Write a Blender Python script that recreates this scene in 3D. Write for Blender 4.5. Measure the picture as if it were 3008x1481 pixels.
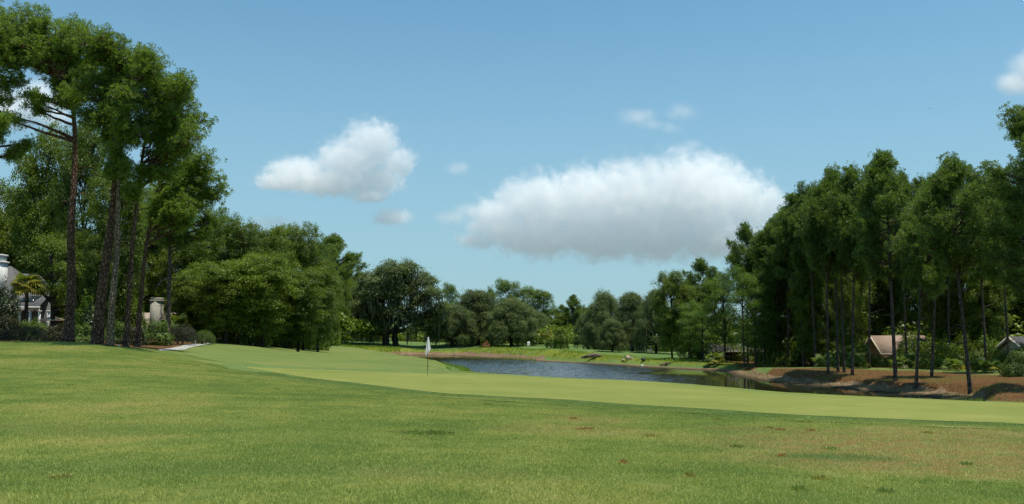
import bpy, math, random
import numpy as np
from mathutils import Vector, Matrix, geometry

for o in list(bpy.data.objects):
    bpy.data.objects.remove(o, do_unlink=True)
SC = bpy.context.scene
COL = SC.collection
R = math.radians

# ------------------------------------------------------------------ camera
EYE = 4.3                       # metres above the pond
FPX = 885.0                     # focal length in pixels of a 1024 px wide picture
PITCH = math.atan(83.0 / FPX)
cam = bpy.data.cameras.new('camera')
cam.sensor_width = 36.0
cam.lens = 36.0 * FPX / 1024.0
cam.clip_start = 0.1
cam.clip_end = 30000.0
cam_o = bpy.data.objects.new('camera', cam)
COL.objects.link(cam_o)
cam_o.location = (0, 0, EYE)
cam_o.rotation_euler = (R(90) + PITCH, 0, 0)
SC.camera = cam_o

# ------------------------------------------------------------------ sky, sun, exposure
SUN_DIR = Vector((0.23, -0.05, 1.0)).normalized()      # towards the sun
SUN_EL = math.asin(SUN_DIR.z)
SUN_AZ = math.atan2(SUN_DIR.x, SUN_DIR.y)
world = bpy.data.worlds.new('World')
SC.world = world
world.use_nodes = True
wn = world.node_tree
wn.nodes.clear()
w_out = wn.nodes.new('ShaderNodeOutputWorld')
w_bg = wn.nodes.new('ShaderNodeBackground')
w_sky = wn.nodes.new('ShaderNodeTexSky')
w_sky.sky_type = 'NISHITA'
w_sky.sun_disc = False
w_sky.sun_elevation = SUN_EL
w_sky.sun_rotation = SUN_AZ
w_sky.altitude = 0
w_sky.air_density = 0.8
w_sky.dust_density = 0.3
w_sky.ozone_density = 2.0
w_bg.inputs['Strength'].default_value = 0.092
# humid summer air: paler and bluer towards the horizon than the clean-air model
w_tc = wn.nodes.new('ShaderNodeTexCoord')
w_sep = wn.nodes.new('ShaderNodeSeparateXYZ')
w_mr = wn.nodes.new('ShaderNodeMapRange'); w_mr.interpolation_type = 'SMOOTHSTEP'
w_mr.inputs[1].default_value = -0.02; w_mr.inputs[2].default_value = 0.42; w_mr.inputs[3].default_value = 0.85; w_mr.inputs[4].default_value = 0.0
w_mix = wn.nodes.new('ShaderNodeMix'); w_mix.data_type = 'RGBA'
w_tint = wn.nodes.new('ShaderNodeMix'); w_tint.data_type = 'RGBA'; w_tint.blend_type = 'MULTIPLY'
w_tint.inputs[0].default_value = 1.0; w_tint.inputs[7].default_value = (1.38, 1.92, 1.69, 1)
w_mix.inputs[7].default_value = (3.45, 5.25, 6.35, 1)
wn.links.new(w_tc.outputs['Generated'], w_sep.inputs[0]); wn.links.new(w_sep.outputs[2], w_mr.inputs[0]); wn.links.new(w_mr.outputs[0], w_mix.inputs[0])
wn.links.new(w_sky.outputs[0], w_tint.inputs[6]); wn.links.new(w_tint.outputs[2], w_mix.inputs[6]); wn.links.new(w_mix.outputs[2], w_bg.inputs['Color'])
wn.links.new(w_bg.outputs[0], w_out.inputs['Surface'])

sun = bpy.data.lights.new('sun', 'SUN')
sun.energy = 5.0
sun.angle = R(0.5)
sun.color = (1.0, 0.94, 0.81)
sun_o = bpy.data.objects.new('sun', sun)
COL.objects.link(sun_o)
sun_o.rotation_euler = SUN_DIR.to_track_quat('Z', 'Y').to_euler()
sun_o.location = (20, 20, 80)

SC.view_settings.view_transform = 'Standard'
SC.view_settings.look = 'None'
SC.view_settings.exposure = 0.0
SC.view_settings.gamma = 1.0
SC.view_settings.use_curve_mapping = False
SC.render.engine = 'CYCLES'
cy = SC.cycles
cy.max_bounces = 40
cy.diffuse_bounces = 3
cy.glossy_bounces = 4
cy.transmission_bounces = 5
cy.transparent_max_bounces = 8
cy.volume_bounces = 40
cy.use_denoising = True
try:
    cy.denoiser = 'OPENIMAGEDENOISE'
    cy.denoising_input_passes = 'RGB_ALBEDO_NORMAL'
    cy.denoising_prefilter = 'FAST'
except Exception:
    pass
cy.caustics_reflective = False
cy.caustics_refractive = False

# ------------------------------------------------------------------ helpers
CP, SP = math.cos(PITCH), math.sin(PITCH)

def ray(px, py):
    u, v = (px - 512.0) / FPX, (252.0 - py) / FPX
    return np.array((u, CP - v * SP, SP + v * CP))

def at(px, py, Y):
    d = ray(px, py)
    t = Y / d[1]
    return np.array((d[0] * t, Y, EYE + d[2] * t))

def mpp(Y):
    return Y / FPX              # metres per pixel at a depth

def vnoise(x, y, seed=0):
    x = np.asarray(x, float); y = np.asarray(y, float)
    xi, yi = np.floor(x), np.floor(y)
    fx, fy = x - xi, y - yi
    fx = fx * fx * (3 - 2 * fx); fy = fy * fy * (3 - 2 * fy)
    def h(a, b):
        n = np.sin(a * 127.1 + b * 311.7 + seed * 74.7) * 43758.5453
        return n - np.floor(n)
    return (h(xi, yi) * (1 - fx) + h(xi + 1, yi) * fx) * (1 - fy) + (h(xi, yi + 1) * (1 - fx) + h(xi + 1, yi + 1) * fx) * fy

def fbm(x, y, oct=4, seed=0):
    a, s, f = 0.5, 0.0, 1.0
    for i in range(oct):
        s = s + a * vnoise(np.asarray(x) * f, np.asarray(y) * f, seed + i)
        a *= 0.5; f *= 2.03
    return s

def smooth(a, b, x):
    t = np.clip((np.asarray(x, float) - a) / (b - a), 0, 1)
    return t * t * (3 - 2 * t)

def poly_sd(x, y, poly):
    """signed distance to a polygon, positive outside"""
    x = np.asarray(x, float).ravel(); y = np.asarray(y, float).ravel()
    P = np.asarray(poly, float)
    d = np.full(x.shape, 1e18); ins = np.zeros(x.shape, bool)
    n = len(P)
    for i in range(n):
        a, b = P[i], P[(i + 1) % n]
        e = b - a
        wx, wy = x - a[0], y - a[1]
        t = np.clip((wx * e[0] + wy * e[1]) / max(e @ e, 1e-9), 0, 1)
        d = np.minimum(d, (wx - e[0] * t) ** 2 + (wy - e[1] * t) ** 2)
        c = (a[1] > y) != (b[1] > y)
        with np.errstate(divide='ignore', invalid='ignore'):
            xx = (b[0] - a[0]) * (y - a[1]) / (b[1] - a[1]) + a[0]
        ins ^= c & (x < xx)
    d = np.sqrt(d)
    return np.where(ins, -d, d)

def catmull(P, n=6, closed=True):
    P = np.asarray(P, float); N = len(P); out = []
    for i in range(N if closed else N - 1):
        if closed:
            p0, p1, p2, p3 = P[(i - 1) % N], P[i], P[(i + 1) % N], P[(i + 2) % N]
        else:
            p0, p1, p2, p3 = P[max(i - 1, 0)], P[i], P[i + 1], P[min(i + 2, N - 1)]
        for k in range(n):
            t = k / n
            out.append(0.5 * ((2 * p1) + (-p0 + p2) * t + (2 * p0 - 5 * p1 + 4 * p2 - p3) * t * t + (-p0 + 3 * p1 - 3 * p2 + p3) * t ** 3))
    if not closed:
        out.append(P[-1])
    return np.array(out)

class MB:
    """collects vertices and faces, builds ONE mesh object"""
    def __init__(s):
        s.V = []; s.T = []; s.Q = []; s.n = 0; s.TM = []; s.QM = []
    def add(s, V, F, mat=0):
        V = np.asarray(V, float).reshape(-1, 3); F = np.asarray(F, int)
        s.V.append(V)
        if len(F):
            if F.shape[1] == 3:
                s.T.append(F + s.n); s.TM.append(np.full(len(F), mat))
            else:
                s.Q.append(F + s.n); s.QM.append(np.full(len(F), mat))
        s.n += len(V)
    def box(s, x0, x1, y0, y1, z0, z1, mat=0, M=None):
        V = np.array([(x, y, z) for z in (z0, z1) for y in (y0, y1) for x in (x0, x1)], float)
        if M is not None:
            V = np.array([M @ Vector(v) for v in V])
        s.add(V, [(0, 2, 3, 1), (4, 5, 7, 6), (0, 1, 5, 4), (2, 6, 7, 3), (0, 4, 6, 2), (1, 3, 7, 5)], mat)
    def slab(s, quad, th, mat=0):
        """a quad given thickness along its normal (below it)"""
        q = np.asarray(quad, float)
        n = np.cross(q[1] - q[0], q[2] - q[0]); n = n / np.linalg.norm(n)
        if n[2] < 0: n = -n; q = q[::-1]
        V = np.vstack([q, q - n * th])
        k = len(q)
        if k == 4:
            s.add(V, [(0, 1, 2, 3), (7, 6, 5, 4), (0, 4, 5, 1), (1, 5, 6, 2), (2, 6, 7, 3), (3, 7, 4, 0)], mat)
        else:
            s.add(V, [(0, 1, 2), (5, 4, 3)], mat)
            s.add(V, [(0, 3, 4, 1), (1, 4, 5, 2), (2, 5, 3, 0)], mat)
    def tube(s, P, rad, seg=6, mat=0, cap=True):
        P = np.asarray(P, float); n = len(P)
        rad = np.broadcast_to(np.asarray(rad, float), (n,))
        T = np.gradient(P, axis=0); T /= np.maximum(np.linalg.norm(T, axis=1, keepdims=True), 1e-9)
        ref = np.where(np.abs(T[:, 2:3]) > 0.9, np.array([[1.0, 0, 0]]), np.array([[0, 0, 1.0]]))
        A = np.cross(T, ref); A /= np.maximum(np.linalg.norm(A, axis=1, keepdims=True), 1e-9)
        for i in range(1, n):
            a = A[i - 1] - T[i] * (A[i - 1] @ T[i]); l = np.linalg.norm(a)
            if l > 1e-6: A[i] = a / l
        B = np.cross(T, A)
        an = np.arange(seg) * 2 * math.pi / seg
        V = (P[:, None, :] + rad[:, None, None] * (A[:, None, :] * np.cos(an)[None, :, None] + B[:, None, :] * np.sin(an)[None, :, None])).reshape(-1, 3)
        F = []
        for i in range(n - 1):
            for k in range(seg):
                k2 = (k + 1) % seg
                F.append((i * seg + k, i * seg + k2, (i + 1) * seg + k2, (i + 1) * seg + k))
        s.add(V, F, mat)
        if cap:
            base = s.n - len(V)
            for end, rev in ((0, True), (n - 1, False)):
                c = s.n
                s.V.append(P[end:end + 1]); s.n += 1
                t = [(c, base + end * seg + k, base + end * seg + (k + 1) % seg) for k in range(seg)]
                if rev: t = [(a, d, b) for a, b, d in t]
                s.T.append(np.array(t)); s.TM.append(np.full(len(t), mat))
    def build(s, name, mats, parent=None, smooth=False):
        me = bpy.data.meshes.new(name)
        V = np.vstack(s.V) if s.V else np.zeros((0, 3))
        T = np.vstack(s.T) if s.T else np.zeros((0, 3), int)
        Q = np.vstack(s.Q) if s.Q else np.zeros((0, 4), int)
        me.vertices.add(len(V)); me.vertices.foreach_set('co', V.astype(np.float32).ravel())
        me.loops.add(T.size + Q.size)
        me.loops.foreach_set('vertex_index', np.concatenate([T.ravel(), Q.ravel()]).astype(np.int32))
        me.polygons.add(len(T) + len(Q))
        st = np.concatenate([np.arange(len(T)) * 3, T.size + np.arange(len(Q)) * 4]).astype(np.int32)
        me.polygons.foreach_set('loop_start', st)
        mi = np.concatenate((s.TM or [np.zeros(0, int)]) + (s.QM or [np.zeros(0, int)])).astype(np.int32)
        me.polygons.foreach_set('material_index', mi)
        if smooth:
            me.polygons.foreach_set('use_smooth', np.ones(len(T) + len(Q), bool))
        me.update(calc_edges=True)
        for m in (mats if isinstance(mats, (list, tuple)) else [mats]):
            me.materials.append(m)
        return link(name, me, parent)

def link(name, me, parent=None):
    o = bpy.data.objects.new(name, me)
    COL.objects.link(o)
    if parent is not None:
        o.parent = parent
    return o

def tag(o, label=None, cat=None, group=None, kind=None):
    if label: o['label'] = label
    if cat: o['category'] = cat
    if group: o['group'] = group
    if kind: o['kind'] = kind
    return o

def thing(name, label, cat, loc=(0, 0, 0), rz=0.0, group=None):
    o = bpy.data.objects.new(name, None)
    COL.objects.link(o)
    o.empty_display_size = 0.3
    o.location = tuple(float(v) for v in loc)
    o.rotation_euler = (0, 0, rz)
    return tag(o, label, cat, group)

def dup(src, loc, rz=0.0, scale=(1, 1, 1), label=None, group=None):
    r = src.copy(); COL.objects.link(r)
    r.location = tuple(float(v) for v in loc); r.rotation_euler = (0, 0, rz); r.scale = scale
    if label: r['label'] = label
    if group: r['group'] = group
    elif 'group' in r: del r['group']
    for ch in list(src.children):
        c = ch.copy(); COL.objects.link(c); c.parent = r
        for g in list(ch.children):
            d = g.copy(); COL.objects.link(d); d.parent = c
    return r

# ------------------------------------------------------------------ materials
def new_mat(name):
    m = bpy.data.materials.new(name); m.use_nodes = True
    nt = m.node_tree; nt.nodes.clear()
    out = nt.nodes.new('ShaderNodeOutputMaterial')
    return m, nt, out

def N(nt, t, **kw):
    n = nt.nodes.new(t)
    for k, v in kw.items():
        if k.startswith('i_'):
            n.inputs[k[2:].replace('_', ' ')].default_value = v
        else:
            setattr(n, k, v)
    return n

def rgba(c):
    return (c[0], c[1], c[2], 1.0)

def ramp(nt, fac, stops):
    n = nt.nodes.new('ShaderNodeValToRGB')
    cr = n.color_ramp
    while len(cr.elements) < len(stops):
        cr.elements.new(0.5)
    for e, (p, c) in zip(cr.elements, stops):
        e.position = p; e.color = rgba(c) if len(c) == 3 else c
    nt.links.new(fac, n.inputs[0])
    return n.outputs[0]

def noise(nt, vec, scale, detail=3.0, rough=0.55):
    n = nt.nodes.new('ShaderNodeTexNoise')
    n.inputs['Scale'].default_value = scale
    n.inputs['Detail'].default_value = detail
    n.inputs['Roughness'].default_value = rough
    if vec is not None: nt.links.new(vec, n.inputs['Vector'])
    return n.outputs[0]

def mixc(nt, fac, a, b, mode='MIX'):
    n = nt.nodes.new('ShaderNodeMix'); n.data_type = 'RGBA'; n.blend_type = mode
    for sock, v in ((n.inputs['Factor'], fac), (n.inputs['A'], a), (n.inputs['B'], b)):
        pass
    fs = [s for s in n.inputs if s.name == 'Factor' and s.type == 'VALUE'][0]
    as_ = [s for s in n.inputs if s.name == 'A' and s.type == 'RGBA'][0]
    bs = [s for s in n.inputs if s.name == 'B' and s.type == 'RGBA'][0]
    for s, v in ((fs, fac), (as_, a), (bs, b)):
        if isinstance(v, bpy.types.NodeSocket): nt.links.new(v, s)
        elif isinstance(v, (int, float)): s.default_value = v
        else: s.default_value = rgba(v)
    return [s for s in n.outputs if s.type == 'RGBA'][0]

def math_(nt, op, a, b=None, c=None, clamp=False):
    n = nt.nodes.new('ShaderNodeMath'); n.operation = op; n.use_clamp = clamp
    for i, v in enumerate((a, b, c)):
        if v is None: continue
        if isinstance(v, bpy.types.NodeSocket): nt.links.new(v, n.inputs[i])
        else: n.inputs[i].default_value = v
    return n.outputs[0]

def mrange(nt, v, a, b, c=0.0, d=1.0, smooth_=True):
    n = nt.nodes.new('ShaderNodeMapRange'); n.clamp = True
    n.interpolation_type = 'SMOOTHSTEP' if smooth_ else 'LINEAR'
    nt.links.new(v, n.inputs[0])
    for i, x in enumerate((a, b, c, d)): n.inputs[i + 1].default_value = x
    return n.outputs[0]

def scaled(nt, vec, s):
    n = nt.nodes.new('ShaderNodeMapping')
    nt.links.new(vec, n.inputs['Vector']); n.inputs['Scale'].default_value = s
    return n.outputs[0]

def principled(nt, out, col, rough=0.8, spec=0.3, bump=None, bump_d=0.02, bump_s=0.5, metal=0.0):
    p = nt.nodes.new('ShaderNodeBsdfPrincipled')
    if isinstance(col, bpy.types.NodeSocket): nt.links.new(col, p.inputs['Base Color'])
    else: p.inputs['Base Color'].default_value = rgba(col)
    if isinstance(rough, bpy.types.NodeSocket): nt.links.new(rough, p.inputs['Roughness'])
    else: p.inputs['Roughness'].default_value = rough
    p.inputs['Specular IOR Level'].default_value = spec
    p.inputs['Metallic'].default_value = metal
    if bump is not None:
        b = nt.nodes.new('ShaderNodeBump'); b.inputs['Strength'].default_value = bump_s
        b.inputs['Distance'].default_value = bump_d
        nt.links.new(bump, b.inputs['Height']); nt.links.new(b.outputs[0], p.inputs['Normal'])
    if out is not None: nt.links.new(p.outputs[0], out.inputs['Surface'])
    return p

def simple_mat(name, col, rough=0.7, var=0.15, scale=6.0, spec=0.3, bump=0.0, metal=0.0):
    m, nt, out = new_mat(name)
    tc = N(nt, 'ShaderNodeTexCoord')
    f = noise(nt, tc.outputs['Object'], scale, 5)
    c = mixc(nt, mrange(nt, f, 0.3, 0.7), tuple(v * (1 - var) for v in col), tuple(min(1, v * (1 + var)) for v in col))
    principled(nt, out, c, rough, spec, f if bump else None, 0.01, bump, metal)
    return m

def leaf_mat(name, dark, light, trans=0.3, tcol=None, clump=0.5, dry=None, spec=0.35):
    """foliage: each leaf and each tree a little different, light passes through the blades"""
    m, nt, out = new_mat(name)
    g = N(nt, 'ShaderNodeNewGeometry'); oi = N(nt, 'ShaderNodeObjectInfo')
    f = noise(nt, g.outputs['Position'], clump, 2)
    r1 = g.outputs['Random Per Island']
    v = math_(nt, 'ADD', math_(nt, 'MULTIPLY', mrange(nt, f, 0.3, 0.7), 0.45), math_(nt, 'MULTIPLY', r1, 0.55))
    v = math_(nt, 'ADD', v, math_(nt, 'MULTIPLY_ADD', oi.outputs['Random'], 0.5, -0.25), clamp=True)
    c = mixc(nt, v, dark, light)
    if dry is not None:
        k = mrange(nt, r1, 0.93, 0.97)
        c = mixc(nt, k, c, dry)
    p = principled(nt, None, c, 0.5, spec)
    t = N(nt, 'ShaderNodeBsdfTranslucent')
    tc_ = mixc(nt, 0.75, c, tcol if tcol else (light[0] * 1.6, light[1] * 1.7, light[2] * 0.7))
    nt.links.new(tc_, t.inputs['Color'])
    mx = N(nt, 'ShaderNodeMixShader'); mx.inputs[0].default_value = trans
    nt.links.new(p.outputs[0], mx.inputs[1]); nt.links.new(t.outputs[0], mx.inputs[2])
    nt.links.new(mx.outputs[0], out.inputs['Surface'])
    return m

def bark_mat(name, a, b, scale=4.0, plate=3.0):
    m, nt, out = new_mat(name)
    tc = N(nt, 'ShaderNodeTexCoord')
    v = scaled(nt, tc.outputs['Object'], (plate * 2.2, plate * 2.2, plate))
    vo = N(nt, 'ShaderNodeTexVoronoi'); vo.feature = 'DISTANCE_TO_EDGE'; nt.links.new(v, vo.inputs['Vector'])
    vo.inputs['Scale'].default_value = 1.0
    crack = mrange(nt, vo.outputs['Distance'], 0.0, 0.25)
    f = noise(nt, tc.outputs['Object'], scale, 5)
    c = mixc(nt, mrange(nt, f, 0.3, 0.7), a, b)
    c = mixc(nt, crack, tuple(x * 0.35 for x in a), c)
    h = math_(nt, 'ADD', crack, math_(nt, 'MULTIPLY', f, 0.5))
    principled(nt, out, c, 0.9, 0.15, h, 0.04, 0.9)
    return m
# ------------------------------------------------------------------ terrain height
CTRL = [
 # (px, py, depth): points of the ground seen in the picture
 (0,504,8.6),(0,420,18),(0,380,32),(0,360,43),(0,343.5,56),(-120,340,58),(-300,480,10),
 (150,504,8.5),(150,430,16.5),(150,380,33),(150,360,49),(130,348,57),(100,344.5,58),(68,341.5,60),(24,341,62),
 (300,504,8.6),(300,430,16),(300,400,26),(300,379,42),(300,371,55),(300,360,78),(300,350,115),(300,343.5,160),(300,341.8,185),
 (180,355,62),(172,350,66),(190,345.5,80),(215,341.8,95),
 (427,504,8.7),(427,440,15.5),(427,392,33),(427,376.4,50),(427,371,60),(400,365,105),(360,355,130),(340,348,170),
 (512,504,8.8),(512,440,15.6),(512,397.5,30),(512,378.5,54),
 (640,504,9.0),(640,440,16),(640,406,27.5),(640,382.3,52),(700,388.5,49),(740,393,47),(769,396,45),(790,396.5,44),
 (820,504,9.3),(820,450,15),(820,418,23.5),(820,396,42),
 (1024,504,9.7),(1024,460,14),(1024,426,21),(1024,404,38),(1150,440,18),(1150,408,38),
 (1024,402,50),(1024,382,60),(967,382,60),(1000,377,70),(895,382.6,69),(914,386,66),(930,378,73),(850,377,78),(830,374.5,81),
 (817,369.5,86),(868,369,90),(900,366,105),(960,366,100),(748,366.5,108),(780,364,112),(720,363,125),(700,361,118),
 (671,356.8,140),(634,353.7,146),(600,350.5,154),(572,348.8,158),(540,350.5,164),(510,348.5,172),(490,347.6,185),(460,350,195),(388,345,200),(350,346,190),
 (430,351,193),(375,341,215),(300,341,220),(560,345,210),(660,352,175),
 (240,341.5,130),(200,342,115),(60,341.5,85),(-100,341,90),
]
XYZ = [tuple(at(*c)) for c in CTRL]
XYZ += [(0, 0, 2.65), (-6, 1, 2.75), (6, 1, 2.55), (0, -25, 2.8), (-40, -20, 3.2), (40, -20, 2.3), (-40, 18, 3.0), (35, 18, 2.0),
        (-70, 30, 3.6), (75, 35, 1.4), (80, 70, 1.4), (90, 110, 1.2), (-90, 110, 3.4), (-90, 200, 3.0), (-20, 280, 2.2), (60, 260, 1.8),
        (120, 220, 1.6), (-150, 60, 3.6), (160, 80, 1.6), (0, 420, 1.8), (300, 350, 1.8), (-300, 350, 2.4), (-400, 0, 3), (400, 0, 2),
        (0, -300, 2.6), (46, 114, 0.0), (54, 112, 0.1), (42, 104, 0.6)]
XYZ = np.array(XYZ)
_C = XYZ[:, :2]
def _rbf_fit():
    n = len(_C)
    D = np.linalg.norm(_C[:, None] - _C[None], axis=2)
    A = np.zeros((n + 1, n + 1))
    A[:n, :n] = -np.sqrt(D * D + 4.0) + np.eye(n) * 0.5
    A[:n, n] = 1; A[n, :n] = 1
    b = np.zeros(n + 1); b[:n] = XYZ[:, 2]
    return np.linalg.solve(A, b)
_W = _rbf_fit()

# pond outline (metres), from its waterline in the picture
def wl(px, py):
    d = ray(px, py); t = -EYE / d[2]
    return (d[0] * t, d[1] * t)
POND = [wl(379, 356), wl(396, 355.6), wl(413, 355.4), wl(436, 355.7), wl(457.7, 355.9), wl(487, 357.7), wl(512, 359.4), wl(536.7, 361.2),
        wl(560, 362.6), wl(585, 363.6), wl(610, 365), wl(634, 366.7), wl(665, 368.6), wl(690, 369.6), wl(708, 370.4), wl(728, 372.2), wl(732, 375.0),
        wl(748, 378.4), wl(769, 382.2), wl(795, 384.6), wl(817, 386), wl(838, 388.4), wl(857, 390.4), wl(880, 392.4), wl(899, 394), wl(920, 396.6), wl(936, 399.5),
        (26.5, 55.0), (24.0, 51.5), (20.0, 51.5), (16.5, 54.5), (12.5, 58.5), (8.5, 61.5), (4.5, 63.5), (1.5, 67), (-1.5, 74), (-3.2, 84),
        wl(474, 374.6), wl(466, 368.8), wl(450, 365.2), wl(430, 363.2), wl(413, 362), wl(396, 360.0), wl(384, 357.9)]
POND = catmull(POND, 4)

def pond_sd(x, y):
    s = np.shape(x)
    return poly_sd(x, y, POND).reshape(s)

def height(x, y):
    x = np.asarray(x, float); y = np.asarray(y, float); s = x.shape
    xf, yf = x.ravel(), y.ravel()
    h = np.full(xf.shape, _W[-1])
    for i in range(len(_C)):
        h -= _W[i] * np.sqrt((xf - _C[i, 0]) ** 2 + (yf - _C[i, 1]) ** 2 + 4.0)
    r = np.hypot(xf, yf)
    h += (fbm(xf / 9.0, yf / 9.0, 3, 3) - 0.44) * 0.22 * smooth(4, 30, r) * (1 - 0.4 * smooth(200, 600, r))
    far = smooth(330, 700, r)
    h = h * (1 - far) + 1.6 * far
    d = poly_sd(xf, yf, POND) + (fbm(xf / 2.3, yf / 2.3, 3, 9) - 0.45) * 1.1
    scarp = 0.38 * smooth(2.3, 2.9, d + (fbm(xf / 1.4, yf / 1.4, 2, 5) - .4) * 1.5)
    b = 0.02 + 0.09 * np.minimum(d, 2.6) + scarp + np.maximum(d - 2.6, 0) * 0.42
    b = np.where(d < 0, 0.22 * np.maximum(d, -6), b)
    k = 0.15
    m = np.minimum(h, b)
    near = np.abs(h - b) < k
    m = np.where(near, m - (k - np.abs(h - b)) ** 2 / (4 * k), m)
    return m.reshape(s)

def gz(x, y):
    return float(height(np.array([x]), np.array([y]))[0])

def hit(px, py, y0=5.0, y1=320.0):
    d = ray(px, py)
    Y = np.concatenate([np.arange(y0, 60, 0.1), np.arange(60, y1, 0.4)])
    X = d[0] / d[1] * Y; Z = EYE + d[2] / d[1] * Y
    below = Z <= height(X, Y)
    i = int(np.argmax(below)) if below.any() else len(Y) - 1
    return np.array((X[i], Y[i]))

# ------------------------------------------------------------------ regions of turf
def edge(pts):
    return [tuple(hit(*p)) for p in pts]
GREEN = edge([(245, 367.6), (268, 371.6), (290, 375.6), (335.6, 381.6), (380.7, 387), (415, 391), (450, 394.5), (510.6, 397.9), (554, 400), (610, 404), (680, 408.3), (750, 413),
              (817, 417), (926.6, 421.8), (1024, 425.5)]) + [(16, 17.5), (22, 19), (28, 25), (28, 33), (24.5, 38.5), (20.5, 41.5), (17, 44.5), (13.5, 48), (9.5, 52), (5, 55.5), (1, 57.5), (-1.5, 58)]
GREEN = GREEN + edge([(445, 374.6), (420, 373.6), (380, 372.2), (340, 370.8), (300, 369.4), (268, 368.2)])
GREEN = catmull(GREEN, 4)
def offset_poly(P, d):
    P = np.asarray(P, float); n = len(P)
    area = 0.5 * np.sum(P[:, 0] * np.roll(P[:, 1], -1) - np.roll(P[:, 0], -1) * P[:, 1])
    T = np.roll(P, -1, 0) - np.roll(P, 1, 0); T /= np.maximum(np.linalg.norm(T, axis=1, keepdims=True), 1e-6)
    Nn = np.stack([T[:, 1], -T[:, 0]], 1) * (1 if area > 0 else -1)
    return P + Nn * d
COLLAR = offset_poly(GREEN, 1.9)
FAIR = edge([(196, 357.0), (215, 361), (236, 366), (262, 371.5)]) + [(-8.8, 50), (-4, 60.5), (0.5, 61.2), (-2.0, 66), (-5.4, 84), (-7.6, 98), (-10, 118), (-12.5, 132), (-18, 146), (-26, 158), (-32, 170), (-36, 186), (-44, 196), (-52, 190), (-52, 160), (-46, 130), (-38, 108), (-31, 92)] + edge([(186, 352)])
FAIR = catmull(FAIR, 4)

# ------------------------------------------------------------------ turf colour, one function of place for ground and blades
def dry_spots():
    out = []
    for px, py, rx, ry, a in ((905, 446, 3.6, 2.2, 1.0), (960, 462, 3.4, 1.8, 1.0), (1010, 452, 3.0, 2.4, .9), (930, 436, 3.0, 1.6, .8), (870, 437, 2.2, 1.2, .6), (770, 430, 1.4, 1.2, .5), (565, 430, 1.6, 1.4, .5), (850, 450, 1.2, .8, .4),
                          (590, 420, 1.0, 1.5, .55)):
        p = hit(px, py); out.append((p[0], p[1], rx, ry, a))
    return out
DRY = dry_spots()
LUSH = [tuple(hit(835, 458)) + (1.0, 0.55, 1.0), tuple(hit(60, 430)) + (5.0, 1.6, .5), tuple(hit(160, 468)) + (3.2, .8, .6), tuple(hit(380, 470)) + (3.6, 0.9, .45), tuple(hit(330, 440)) + (3.0, 1.0, .3)]

def blobs_mask(nt, pos, spots):
    sep = N(nt, 'ShaderNodeSeparateXYZ'); nt.links.new(pos, sep.inputs[0])
    tot = None
    for x, y, rx, ry, a in spots:
        dx = math_(nt, 'MULTIPLY', math_(nt, 'SUBTRACT', sep.outputs[0], float(x)), 1.0 / rx)
        dy = math_(nt, 'MULTIPLY', math_(nt, 'SUBTRACT', sep.outputs[1], float(y)), 1.0 / ry)
        d2 = math_(nt, 'ADD', math_(nt, 'MULTIPLY', dx, dx), math_(nt, 'MULTIPLY', dy, dy))
        k = math_(nt, 'MULTIPLY', mrange(nt, d2, 1.7, 0.0), a)
        tot = k if tot is None else math_(nt, 'MAXIMUM', tot, k)
    return tot

_turf = None
def turf_group():
    global _turf
    if _turf: return _turf
    g = bpy.data.node_groups.new('turf_colour', 'ShaderNodeTree')
    g.interface.new_socket('Color', in_out='OUTPUT', socket_type='NodeSocketColor')
    go = g.nodes.new('NodeGroupOutput')
    geo = N(g, 'ShaderNodeNewGeometry'); pos = geo.outputs['Position']
    flat = scaled(g, pos, (1, 1, 0.15))
    n1 = noise(g, flat, 0.16, 4, 0.6)
    n2 = noise(g, flat, 0.9, 4, 0.65)
    n3 = noise(g, flat, 6.0, 3, 0.7)
    n4 = noise(g, scaled(g, pos, (0.35, 1.1, 0.1)), 0.42, 3, 0.55)
    v = math_(g, 'ADD', math_(g, 'MULTIPLY', n1, 0.42), math_(g, 'MULTIPLY', n2, 0.26))
    v = math_(g, 'ADD', v, math_(g, 'MULTIPLY', n3, 0.12)); v = math_(g, 'ADD', v, math_(g, 'MULTIPLY', n4, 0.20)); v = math_(g, 'MULTIPLY_ADD', v, 1.35, -0.175)
    c = ramp(g, v, [(0.36, (0.083, 0.134, 0.027)), (0.46, (0.128, 0.174, 0.037)), (0.54, (0.183, 0.214, 0.053)), (0.66, (0.249, 0.234, 0.081))])
    d = blobs_mask(g, pos, DRY)
    dn = noise(g, scaled(g, pos, (1.2, 1.9, 0.2)), 1.9, 4, 0.7)
    dk = math_(g, 'MULTIPLY', d, mrange(g, dn, 0.43, 0.56))
    c = mixc(g, math_(g, 'MULTIPLY', d, 0.42), c, (0.235, 0.225, 0.100))
    c = mixc(g, math_(g, 'MULTIPLY', dk, 0.78), c, (0.260, 0.165, 0.075))
    l = blobs_mask(g, pos, LUSH)
    l = math_(g, 'MULTIPLY', l, mrange(g, n2, 0.25, 0.6, 0.35, 1.0))
    c = mixc(g, math_(g, 'MULTIPLY', l, 0.8), c, (0.046, 0.105, 0.021))
    sp = noise(g, flat, 2.6, 2, 0.5)
    c = mixc(g, math_(g, 'MULTIPLY', mrange(g, sp, 0.68, 0.76), 0.45), c, (0.218, 0.202, 0.084))
    g.links.new(c, go.inputs[0])
    _turf = g
    return g

def turf(nt):
    n = nt.nodes.new('ShaderNodeGroup'); n.node_tree = turf_group()
    return n.outputs[0]

def attr(nt, name):
    n = N(nt, 'ShaderNodeAttribute'); n.attribute_name = name
    return n.outputs['Fac']

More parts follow.
